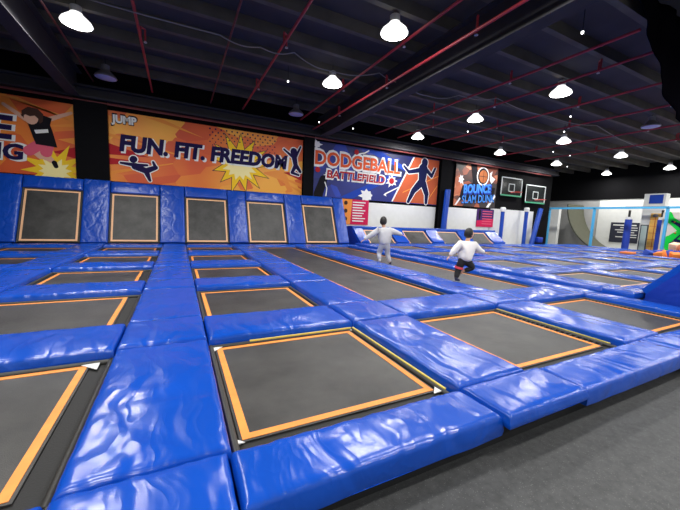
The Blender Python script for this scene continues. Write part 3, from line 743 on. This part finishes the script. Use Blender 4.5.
# --- two rule posters
t, A = banner('rules_poster', 'pink and orange rules poster on the white wall under DODGEBALL', 9.2, 11.2, 1.25, 2.84, P_MAG, 18.28, 'poster')
A.poly('orange_side', [[(9.2, 1.25), (9.85, 1.25), (9.95, 2.84), (9.2, 2.84)]], P_PEACH, D1)
A.poly('small_players', [disc(9.5, 2.6, .13), disc(9.5, 2.1, .13), disc(9.5, 1.6, .13)], P_HAIR, D2)
A.poly('text_lines', [[(10.0, 2.7 - .17 * k), (10.95 - .12 * (k % 3), 2.7 - .17 * k), (10.95 - .12 * (k % 3), 2.63 - .17 * k), (10.0, 2.63 - .17 * k)] for k in range(8)], P_WHITE, D2)
t, A = banner('rules_poster', 'purple and magenta rules poster on the white wall under BOUNCE', 21.35, 23.3, 1.42, 2.84, P_PURP, 18.28, 'poster')
A.poly('magenta_half', [[(21.35, 1.42), (23.3, 1.42), (23.3, 2.1), (21.35, 1.9)]], P_MAG, D1)
A.poly('small_player', figure([((21.65, 2.65), (21.65, 2.68), .1, .1), ((21.65, 2.5), (21.65, 2.1), .13, .08)]), P_BLK, D2)
A.poly('text_lines', [[(21.95, 2.7 - .2 * k), (23.1, 2.7 - .2 * k), (23.1, 2.63 - .2 * k), (21.95, 2.63 - .2 * k)] for k in range(6)], P_PINK, D2)

# ------------------------------------------------------------------ backboards and posts of the basketball lanes
GLASS = mat('dark_backboard', rgb(30, 34, 34), .15); FRM = mat('backboard_frame', rgb(200, 205, 205), .4); GRN = mat('backboard_green_pad', rgb(60, 150, 110), .5)
for x0, x1, z0, z1, nm in ((23.75, 26.4, 4.12, 5.6, 'larger basketball backboard right beside the BOUNCE banner'), (26.97, 29.75, 3.72, 5.24, 'lower basketball backboard on the right, near the wall corner')):
    c = (x0 + x1) / 2; w = (x1 - x0) / 2; h = z1 - z0
    t = thing('basketball_backboard', nm, 'backboard', (c, 18.2, z0))
    link('board', boxmesh(-w, w, 0, .04, 0, h), GLASS, t)
    ring(-w, w, 0, h, .07, -.03, .0)
    m = MB()
    for a, b, p, q in ((-w, w, h - .08, h), (-w, -w + .08, 0, h), (w - .08, w, 0, h)): m.box(a, b, -.03, 0, p, q)
    m.build('board_frame', FRM, t)
    MB().box(-w, w, -.04, 0, -.06, .06).build('edge_pad', GRN, t)
    m = MB(); a, b = .38, .85
    for p in ((-a, a, .32, .38), (-a, a, .92, .98), (-a, -a + .06, .32, .98), (a - .06, a, .32, .98)): m.box(p[0], p[1], -.025, 0, p[2], p[3])
    m.build('target_square', FRM, t)
    rim = MB(); rim.tube([(.42 * math.cos(2 * PI * k / 20), -.5 + .42 * math.sin(2 * PI * k / 20), .26) for k in range(21)], .02, 6); rim.box(-.08, .08, -.1, 0, .22, .3)
    rim.build('hoop_rim', mat('rim_red', rgb(200, 60, 50), .4), t, True)
    MB().box(-.9, .9, .04, .2, .4, .5).build('wall_bracket', BLK, t)
def post(x, y, z0, z1, label, cap, lean=(0, 0), r=.24, m=BLUEW):
    t = thing('padded_post', label, 'post', (x, y, z0), group='blue padded posts')
    MB().tube([(0, 0, 0), (lean[0], lean[1], z1 - z0)], r, 14).build('foam_sleeve', m, t, True)
    if cap: MB().lathe([(r + .04, 0), (r + .06, .04), (r + .06, .3), (r, .36)], (lean[0], lean[1], z1 - z0), 14).build('post_cap', P_WHITE, t, True)
post(23.75, 17.8, ZF, 2.72, 'blue padded post with white cap, nearer the purple poster', True, r=.15)
post(26.8, 17.8, ZF, 2.85, 'blue padded post with white cap, under the lower backboard', True, r=.15)
post(17.3, 17.75, ZF, 4.0, 'tall slanted blue padded post left of the BOUNCE banner', False, (.2, 0), .2)
post(27.7, 17.7, ZF, 3.2, 'slanted blue padded post beside the light blue frame', False, (.85, 0), .2)
o = link('foam_block_base', bevel_box(28.25, 28.9, 17.4, 18.1, .24, .7, .05), NAVY); tag(o, 'dark blue padded base block at the foot of the slanted post', 'pad')

# ------------------------------------------------------------------ light blue frame at the far right end, with what stands behind
t = thing('steel_frame', 'light blue steel frame with rail at the far end of the court', 'frame', (31.6, 14, .0))
for y in (18.7, 15.0, 10.4, 6.5):
    MB().bar((0, y - 14, ZF), (0, y - 14, 3.4), .16).build('post', TEAL, t)
MB().bar((0, 6.4 - 14, 3.4), (0, 18.8 - 14, 3.4), .16).build('top_rail', TEAL, t)
# warped ramp wall
RAMP = mat('ramp_grey_green', rgb(84, 85, 70), .8, vary=.05); RAMPD = mat('ramp_edge_dark', rgb(84, 86, 74), .6)
t = thing('warped_ramp', 'grey green curved warped wall ramp behind the light blue frame', 'ramp', (36.1, 16.1, ZF))
m = MB(); n = 16; wdt = 1.4
V = [(sx, -.2 + 2.9 * math.sin(PI / 2 * k / n) ** 1.3, 4.2 * (1 - math.cos(PI / 2 * k / n)) ** .95) for sx in (-wdt, wdt) for k in range(n + 1)]
W2 = [(x, y + .12, max(0, z - .05)) for x, y, z in V]
N = n + 1
m.add(V, [(k, N + k, N + k + 1, k + 1) for k in range(n)]); m.build('running_surface', RAMP, t, True)
m = MB()
for s in (0, 1):
    b = s * N
    m.add([V[b + k] for k in range(N)] + [W2[b + k] for k in range(N)], [(k, k + 1, N + k + 1, N + k) for k in range(n)])
m.add(W2, [(k, k + 1, N + k + 1, N + k) for k in range(n)])
m.build('side_panel', RAMPD, t)
# white pillars and boards
o = struct('pillar_corner', boxmesh(33.6, 34.0, 19.0, 19.75, ZF, 3.6), WALLW)
o = struct('pillar_right', boxmesh(34.6, 35.3, 11.6, 12.95, ZF, 4.7), WALLW)
SIGN = mat('dark_notice', rgb(38, 40, 56), .5)
t = thing('notice_board', 'dark notice board with white lines of text on the far wall', 'sign', (37.79, 15.3, .47))
link('board', boxmesh(0, .05, -1.1, 1.1, 0, 1.9), SIGN, t)
m = MB()
for k, (a, b) in enumerate(((-.9, .9), (-1, .3), (-1, .7), (-.8, .5), (-1, 0), (-1, .6))):
    z = 1.6 - .22 * k; m.box(-.012, 0, a, b, z, z + (.1 if k == 0 else .07))
m.build('text_lines', P_WHITE, t)
o = struct('wall_partition', boxmesh(37.85, 37.99, 6.0, 17.6, ZF, 4.5), WALLW)
t = thing('climbing_panel', 'yellow climbing panel beside the white pillar', 'panel', (34.47, 12.0, ZF))
link('board', boxmesh(0, .12, -.33, .33, 0, 3.3), mat('yellow_panel', rgb(232, 180, 84), .55, vary=.12, vscale=2), t)
m = MB()
for k in range(5): m.box(-.01, 0, -.33, .33, .6 + .55 * k, .63 + .55 * k)
m.box(-.01, 0, -.02, .02, .1, 3.2); m.build('panel_lines', P_RUST, t)
MB().lathe([(.12, 0), (.16, .05), (.16, .2), (.1, .25)], (-.05, 0, 3.0), 12).build('top_light', SHADEOFF, t, True)
o = link('emblem_board', bevel_box(34.54, 34.595, 11.75, 12.6, 3.9, 4.6, .02), P_ROY); tag(o, 'small royal blue board high on the white pillar', 'sign')
t = thing('glass_door', 'narrow pale door with dark frame in the white pillar', 'door', (34.54, 12.64, ZF))
link('leaf', boxmesh(0, .05, -.2, .2, 0, 2.3), mat('pale_green_pane', rgb(196, 214, 206), .2), t)
m = MB(); m.box(-.03, 0, -.25, -.2, 0, 2.36); m.box(-.03, 0, .2, .25, 0, 2.36); m.box(-.03, 0, -.2, .2, 2.3, 2.36); m.build('door_frame', SIGN, t)
for y, nm in ((13.3, 'tall blue padded post with black bracket before the notice board'), (11.25, 'tall blue padded post with black bracket right of the yellow panel')):
    t = thing('padded_post', nm, 'post', (33.4, y, ZF), group='blue padded posts at the far end')
    MB().tube([(0, 0, 0), (0, 0, 2.75)], .24, 14).build('foam_sleeve', POSTB, t, True)
    MB().lathe([(.2, 2.75), (.2, 2.95)], n=12).build('post_cap', P_WHITE, t)
    MB().bar((0, 0, 2.95), (0, 0, 3.5), .12).build('bracket', BLK, t)
m = MB(); m.box(33.3, 33.5, 10.9, 13.6, 3.42, 3.6); o = m.build('cross_beam', BLK); tag(o, 'black cross beam joining the two tall blue posts', 'beam')
# climbing wall with a green painted creature-like swirl
HOLD = [mat('hold_dark', rgb(70, 66, 66), .5), mat('hold_red', rgb(200, 90, 60), .5)]
t = thing('climbing_wall', 'off white climbing wall with green and blue painted swirl', 'wall', (32.6, 9.9, ZF))
link('board', boxmesh(0, .15, -2.4, 1.05, 0, 3.3), mat('offwhite_panel', rgb(206, 200, 190), .6), t)
def ypoly(name, polys, m_, d):
    mb = MB()
    for k, P in enumerate(polys): mb.add([(-d - .004 * k, y - 9.2, z - ZF) for y, z in P], [tuple(range(len(P)))])
    mb.build(name, m_, t)
gl = [capsule((9.88, 3.05), (9.72, 2.5), .1, .2), capsule((9.72, 2.5), (9.1, 1.95), .24, .3), capsule((9.1, 1.6), (9.65, 1.0), .3, .36), capsule((9.65, 1.0), (9.6, .5), .4, .3), capsule((9.0, 1.0), (8.4, .6), .4, .4)]
ypoly('green_swirl', gl, P_GRN, .02)
ypoly('blue_swirl', [capsule((9.68, 2.45), (9.0, 2.0), .06, .15), capsule((9.25, .85), (9.45, .75), .3, .22), capsule((9.45, 1.0), (9.0, 1.65), .05, .05)], P_DBLUE, .05)
for k in range(16):
    o = MB().lathe([(.07, 0), (.05, .05), (.02, .07)], n=7).build('climbing_hold', HOLD[k % 2], t); o.rotation_euler = (0, -PI / 2, 0); o.location = (-.015, R.uniform(-2.2, .95), R.uniform(.3, 3.1))

# ------------------------------------------------------------------ foam pit with cubes
FO = mat('orange_foam', rgb(238, 130, 50), .8, bump=.3, bscale=30); FB = mat('blue_foam', rgb(36, 70, 170), .8, bump=.3, bscale=30); FP = mat('pale_foam', rgb(240, 200, 170), .8, bump=.3, bscale=30)
fm = {}
for nme, m_ in (('orange', FO), ('navy', FB), ('pale', FP)):
    me = bevel_box(-.215, .215, -.215, .215, -.215, .215, .03); me.materials.append(m_); fm[nme] = me
N = 0
RI = random.Random(3)
spots = [(23.9, 10.1, .38)] if False else []
for gx in range(10):
    for gy in range(8):
        x, y = 25.15 + gx * .6 + (gy % 2) * .15, 4.7 + gy * .6
        spots.append((x + RI.uniform(-.03, .03), y + RI.uniform(-.03, .03), .25))
        if x > 28.3 and y < 9 and RI.random() < .75: spots.append((x, y, .72))
        if x > 29.6 and y < 8.2 and RI.random() < .6: spots.append((x, y, 1.18))
for k, (x, y, z) in enumerate(spots):
    nme = RI.choice(['orange', 'navy', 'navy', 'pale', 'orange', 'navy'])
    if z > .5 and nme == 'navy' and k % 3: nme = 'orange'
    o = bpy.data.objects.new('foam_cube', fm[nme]); COL.objects.link(o)
    o.location = (x, y, z); o.rotation_euler = (RI.uniform(-.4, .4), RI.uniform(-.4, .4), RI.uniform(0, 1.5))
    tag(o, {'orange': 'orange foam cube heaped in the foam pit at the right edge', 'navy': 'dark blue foam cube heaped in the foam pit at the right edge', 'pale': 'pale peach foam cube heaped in the foam pit at the right edge'}[nme], 'foam cube', f"{nme} foam cubes in the pit")
o = link('foam_mat', bevel_box(23.65, 24.35, 9.1, 9.65, .24, .36, .03), FO); tag(o, 'flat orange foam piece lying on the raised court before the foam pit', 'foam mat')
# ------------------------------------------------------------------ added dark sheet standing in for an unidentified blurred shape, upper right
DRK = mat('black_stand_in', rgb(12, 11, 17), 1, spec=0)
edge = [(10.2, 7.73), (10.51, 7.41), (11.08, 6.99), (11.65, 6.52), (12.2, 6.0), (12.85, 5.45), (13.68, 5.09), (14.57, 5.0), (16.0, 5.0)]
V = []; F = []; NX, NZ = 60, 10
def edge_z(x):
    for (a, p), (b, q) in zip(edge, edge[1:]):
        if a <= x <= b: return p + (q - p) * (x - a) / (b - a)
    return edge[-1][1]
for i in range(NX + 1):
    x = 10.2 + 5.8 * i / NX; zl = edge_z(x)
    for j in range(NZ + 1):
        f = j / NZ; z = 7.74 + (zl - 7.74) * f
        V.append((x, 4.6 + .05 * math.sin(x * 5 + f) + .015 * math.sin(x * 13), z))
for i in range(NX):
    for j in range(NZ):
        a = i * (NZ + 1) + j; F.append((a, a + 1, a + NZ + 2, a + NZ + 1))
o = MB().add(V, F).build('stand_in_sheet', DRK, None, True)
md = o.modifiers.new('thickness', 'SOLIDIFY'); md.thickness = .03
tag(o, 'black sheet added for an unidentified dark shape at the upper right corner', 'stand_in_sheet')

# ------------------------------------------------------------------ the two boys
SKIN = mat('skin', rgb(214, 164, 136), .5); HAIR = mat('black_hair', rgb(26, 22, 22), .5, bump=.4, bscale=60)
def skin_mesh(verts, edges, rad, sub=2, remesh=None, root=0):
    me = bpy.data.meshes.new('sk'); me.from_pydata(verts, edges, [])
    o = bpy.data.objects.new('sk', me); COL.objects.link(o)
    md = o.modifiers.new('s', 'SKIN'); md.use_smooth_shade = True
    for i, r in enumerate(rad):
        sv = me.skin_vertices[0].data[i]; sv.radius = (r, r) if not isinstance(r, tuple) else r; sv.use_root = (i == root)
    su = o.modifiers.new('u', 'SUBSURF'); su.levels = sub; su.render_levels = sub
    bpy.context.view_layer.update()
    dg = bpy.context.evaluated_depsgraph_get(); out = bpy.data.meshes.new_from_object(o.evaluated_get(dg))
    bpy.data.objects.remove(o)
    return out
def fuse(meshes, voxel):
    bm = bmesh.new()
    for q in meshes: bm.from_mesh(q)
    me = bpy.data.meshes.new('f'); bm.to_mesh(me); bm.free()
    o = bpy.data.objects.new('f', me); COL.objects.link(o)
    md = o.modifiers.new('r', 'REMESH'); md.mode = 'VOXEL'; md.voxel_size = voxel; md.use_smooth_shade = True
    sm = o.modifiers.new('s', 'SMOOTH'); sm.iterations = 2; sm.factor = .4
    bpy.context.view_layer.update()
    dg = bpy.context.evaluated_depsgraph_get(); out = bpy.data.meshes.new_from_object(o.evaluated_get(dg))
    bpy.data.objects.remove(o)
    out.polygons.foreach_set('use_smooth', [True] * len(out.polygons))
    return out
def sphere(c, r, seg=20, fn=None, M=None):
    bm = bmesh.new(); bmesh.ops.create_uvsphere(bm, u_segments=seg, v_segments=seg // 2 + 2, radius=1)
    for v in bm.verts:
        p = Vector(v.co)
        if fn: p = fn(p)
        p = Vector((p.x * r[0], p.y * r[1], p.z * r[2]))
        if M: p = M @ p
        v.co = p + Vector(c)
    me = bpy.data.meshes.new('sp'); bm.to_mesh(me); bm.free(); return me
def chain(pts): return [(i, i + 1) for i in range(len(pts) - 1)]
def hand(wrist, direction, side):
    """palm, four curled fingers and a thumb: list of skin meshes"""
    w = Vector(wrist); d = Vector(direction).normalized()
    up = Vector((0, 0, 1)); s = d.cross(up).normalized(); n = s.cross(d).normalized()
    out = [skin_mesh([w, w + d * .04, w + d * .075], [(0, 1), (1, 2)], [(.022, .018), (.034, .016), (.034, .014)], 1)]
    for k, L in enumerate((.058, .066, .062, .048)):
        b = w + d * .065 + s * (k - 1.5) * .017
        out.append(skin_mesh([b, b + d * L * .45, b + d * L * .75 - n * .012, b + d * L * .9 - n * .03], [(0, 1), (1, 2), (2, 3)], [.009, .0085, .008, .007], 1))
    b = w + d * .02 + s * side * .02
    out.append(skin_mesh([b, b + s * side * .025 + d * .02, b + s * side * .035 + d * .045], [(0, 1), (1, 2)], [.011, .0095, .008], 1))
    return out
def child(name, label, base, J, shirt_m, trouser_m, face_dir, shoes, extra=None):
    B = Vector(base); J = {k: Vector(v) - B for k, v in J.items()}
    t = thing(name, label, 'person', base)
    lerp = lambda a, b, s: J[a].lerp(J[b], s) if isinstance(a, str) else a.lerp(b, s)
    fd = Vector(face_dir).normalized(); sd = fd.cross(Vector((0, 0, 1))).normalized(); up = sd.cross(fd).normalized()
    M = Matrix((sd, fd, up)).transposed()
    # body: one fused surface
    keys = ['hip', 'waist', 'chest', 'neck', 'head', 'shL', 'elL', 'haL', 'shR', 'elR', 'haR', 'hipL', 'knL', 'anL', 'toL', 'hipR', 'knR', 'anR', 'toR']
    idx = {k: i for i, k in enumerate(keys)}
    ed = [('hip', 'waist'), ('waist', 'chest'), ('chest', 'neck'), ('neck', 'head'), ('chest', 'shL'), ('shL', 'elL'), ('elL', 'haL'), ('chest', 'shR'), ('shR', 'elR'), ('elR', 'haR'),
          ('hip', 'hipL'), ('hipL', 'knL'), ('knL', 'anL'), ('anL', 'toL'), ('hip', 'hipR'), ('hipR', 'knR'), ('knR', 'anR'), ('anR', 'toR')]
    rad = dict(hip=.095, waist=.085, chest=.1, neck=.055, head=.07, shL=.05, elL=.036, haL=.026, shR=.05, elR=.036, haR=.026, hipL=.075, knL=.052, anL=.034, toL=.03, hipR=.075, knR=.052, anR=.034, toR=.03)
    parts = [skin_mesh([J[k] for k in keys], [(idx[a], idx[b]) for a, b in ed], [rad[k] for k in keys], 2)]
    H = J['head']; HS = 1.33
    def hd(p):
        q = p.copy()
        if q.z < -.1: q.x *= 1 + .28 * (q.z + .1); q.y *= 1 + .1 * (q.z + .1)
        return q
    M = M @ Matrix.Diagonal((HS, HS, HS)); parts.append(sphere(H, (.073, .09, .108), 22, hd, M))
    parts.append(sphere(H + M @ Vector((0, .092, -.012)), (.012, .016, .018), 8, None, M))        # nose
    for s in (-1, 1): parts.append(sphere(H + M @ Vector((s * .075, -.008, -.01)), (.010, .018, .028), 8, None, M))
    parts += hand(J['haL'], J['haL'] - J['elL'], 1) + hand(J['haR'], J['haR'] - J['elR'], -1)
    body = fuse(parts, .0075); link('body', body, SKIN, t)
    # eyes, brows, mouth
    e = MB()
    ey = [sphere(H + M @ Vector((s * .03, .078, .012)), (.011, .008, .008), 8, None, M) for s in (-1, 1)]
    bm = bmesh.new(); [bm.from_mesh(q) for q in ey]; me = bpy.data.meshes.new('e'); bm.to_mesh(me); bm.free(); link('eyes', me, P_BLK, t)
    link('mouth', sphere(H + M @ Vector((0, .078, -.055)), (.022, .008, .006), 10, None, M), mat('lips', rgb(176, 96, 92), .5), t)
    # hair
    def hr(p):
        q = p.copy()
        if q.y > .3 and q.z < .35: q *= .86
        if q.z < -.6: q *= .9
        q *= 1 + .05 * noise.noise(q * 4)
        return q
    link('hair', sphere(H + M @ Vector((0, -.018, .012)), (.086, .094, .117), 28, hr, M), HAIR, t)
    # shirt: torso and sleeves
    k2 = ['hem', 'waist', 'chest', 'neck', 'shL', 'elL', 'wrL', 'shR', 'elR', 'wrR']
    J['hem'] = lerp('hip', 'waist', -.35); J['wrL'] = lerp('elL', 'haL', .93); J['wrR'] = lerp('elR', 'haR', .93)
    JN = dict(J); JN['neck'] = lerp('chest', 'neck', .62)
    i2 = {k: i for i, k in enumerate(k2)}
    r2 = dict(hem=(.21, .17), waist=(.215, .17), chest=(.2, .16), neck=.085, shL=.115, elL=.085, wrL=.05, shR=.115, elR=.085, wrR=.05)
    sh = skin_mesh([JN[k] for k in k2], [(i2[a], i2[b]) for a, b in [('hem', 'waist'), ('waist', 'chest'), ('chest', 'neck'), ('chest', 'shL'), ('shL', 'elL'), ('elL', 'wrL'), ('chest', 'shR'), ('shR', 'elR'), ('elR', 'wrR')]], [r2[k] for k in k2], 3)
    for v in sh.vertices:     # cloth folds
        v.co += v.normal * (.008 * noise.noise(v.co * 9) + .006 * noise.noise(v.co * 20))
    link('sweatshirt', sh, shirt_m, t)
    k3 = ['hip', 'hipL', 'knL', 'cuL', 'hipR', 'knR', 'cuR', 'waist']
    J['cuL'] = lerp('knL', 'anL', .93); J['cuR'] = lerp('knR', 'anR', .93)
    i3 = {k: i for i, k in enumerate(k3)}
    r3 = dict(hip=.14, waist=.12, hipL=.115, knL=.088, cuL=.062, hipR=.115, knR=.088, cuR=.062)
    tr = skin_mesh([J[k] for k in k3], [(i3[a], i3[b]) for a, b in [('hip', 'waist'), ('hip', 'hipL'), ('hipL', 'knL'), ('knL', 'cuL'), ('hip', 'hipR'), ('hipR', 'knR'), ('knR', 'cuR')]], [r3[k] for k in k3], 3)
    for v in tr.vertices: v.co += v.normal * .006 * noise.noise(v.co * 10)
    link('trousers', tr, trouser_m, t)
    for a, b, sm in (('anL', 'toL', shoes[0]), ('anR', 'toR', shoes[1])):
        if sm is None: continue
        d = (J[b] - J[a]); heel = J[a] - d * .25 + Vector((0, 0, -.01))
        link('sock', skin_mesh([J[a] + Vector((0, 0, .06)), J[a], heel, J[a] + d * .5, J[b] + d * .12], [(0, 1), (1, 2), (1, 3), (3, 4)], [.04, .043, .038, (.044, .036), (.036, .026)], 2), sm, t)
    if extra: extra(t, J)
    return t
GREY_S = mat('heather_grey_jersey', rgb(196, 196, 200), .85, bump=.2, bscale=50); GREY_T = mat('light_grey_jogger', rgb(176, 178, 188), .85, bump=.2, bscale=50)
WHITE_S = mat('white_fleece', rgb(236, 232, 228), .9, bump=.3, bscale=50); BLACK_T = mat('black_jogger', rgb(26, 26, 30), .8, bump=.2, bscale=40)
SOCKW = mat('white_sock', rgb(215, 212, 208), .8); SOCKN = mat('navy_sock', rgb(30, 36, 70), .8); BAND = mat('red_wristband', rgb(235, 80, 90), .6)
b1 = child('person', 'boy in grey sweatshirt and grey trousers running away, arms spread wide', (6.88, 9.42, 0), dict(
    hip=(6.71, 9.5, .66), waist=(6.71, 9.51, .8), chest=(6.70, 9.58, 1.06), neck=(6.70, 9.61, 1.24), head=(6.69, 9.64, 1.385),
    shL=(6.54, 9.67, 1.10), elL=(6.29, 9.76, .92), haL=(6.1, 9.84, .77), shR=(6.86, 9.51, 1.11), elR=(7.09, 9.38, 1.05), haR=(7.24, 9.28, .98),
    hipL=(6.63, 9.55, .62), knL=(6.60, 9.66, .36), anL=(6.53, 9.48, .16), toL=(6.56, 9.56, .07), hipR=(6.78, 9.46, .62), knR=(6.83, 9.5, .34), anR=(6.88, 9.37, .07), toR=(6.93, 9.49, .045)),
    GREY_S, GREY_T, (.45, .9, -.05), (SOCKW, SOCKN))
def band(t, J):
    d = (J['knL'] - J['hipL']).normalized(); c = J['hipL'].lerp(J['knL'], .72)
    MB().tube([c - d * .03, c + d * .03], .108, 16).build('leg_band', BAND, t, True)
b2 = child('person', 'boy in white sweatshirt and black trousers running, red band on leg', (6.83, 6.38, 0), dict(
    hip=(7.05, 6.35, .57), waist=(7.07, 6.35, .72), chest=(7.12, 6.36, .96), neck=(7.14, 6.37, 1.13), head=(7.19, 6.38, 1.265),
    shL=(6.97, 6.45, 1.0), elL=(6.80, 6.50, .80), haL=(6.70, 6.53, .66), shR=(7.28, 6.27, .99), elR=(7.40, 6.2, .85), haR=(7.54, 6.12, .80),
    hipL=(6.98, 6.38, .54), knL=(6.94, 6.42, .3), anL=(6.82, 6.36, .07), toL=(6.90, 6.30, .04), hipR=(7.12, 6.31, .54), knR=(7.27, 6.22, .38), anR=(7.08, 6.38, .28), toR=(7.02, 6.42, .18)),
    WHITE_S, BLACK_T, (.93, -.02, -.08), (SOCKN, None), band)
b1.location = (6.8, 9.46, 0); b1.scale = (1.1, 1.1, 1.12)
b2.scale = (1.06, 1.06, 1.04); b2.location = (6.84, 6.38, 0)

# ------------------------------------------------------------------ light, camera, view
w = bpy.data.worlds.new('World'); S.world = w; w.use_nodes = True
w.node_tree.nodes['Background'].inputs['Color'].default_value = (.95, .97, 1, 1)
w.node_tree.nodes['Background'].inputs['Strength'].default_value = .6

cam = bpy.data.cameras.new('Camera'); co = bpy.data.objects.new('Camera', cam); COL.objects.link(co)
cam.sensor_fit = 'HORIZONTAL'; cam.sensor_width = 36; cam.lens = 321.388 / 680 * 36; cam.clip_start = .05; cam.clip_end = 200
r_ = Vector((0.89377197, -0.44642558, 0.04331131)); d_ = Vector((-0.01213316, -0.12059409, -0.99262775)); f_ = Vector((0.4483575, 0.88665736, -0.11320017))
M = Matrix((r_, -d_, -f_)).transposed().to_4x4(); M.translation = (0, 0, 1.6)
co.matrix_world = M
S.camera = co
S.view_settings.view_transform = 'Standard'; S.view_settings.look = 'None'; S.view_settings.gamma = 1; S.view_settings.use_curve_mapping = False
S.view_settings.exposure = 0.0
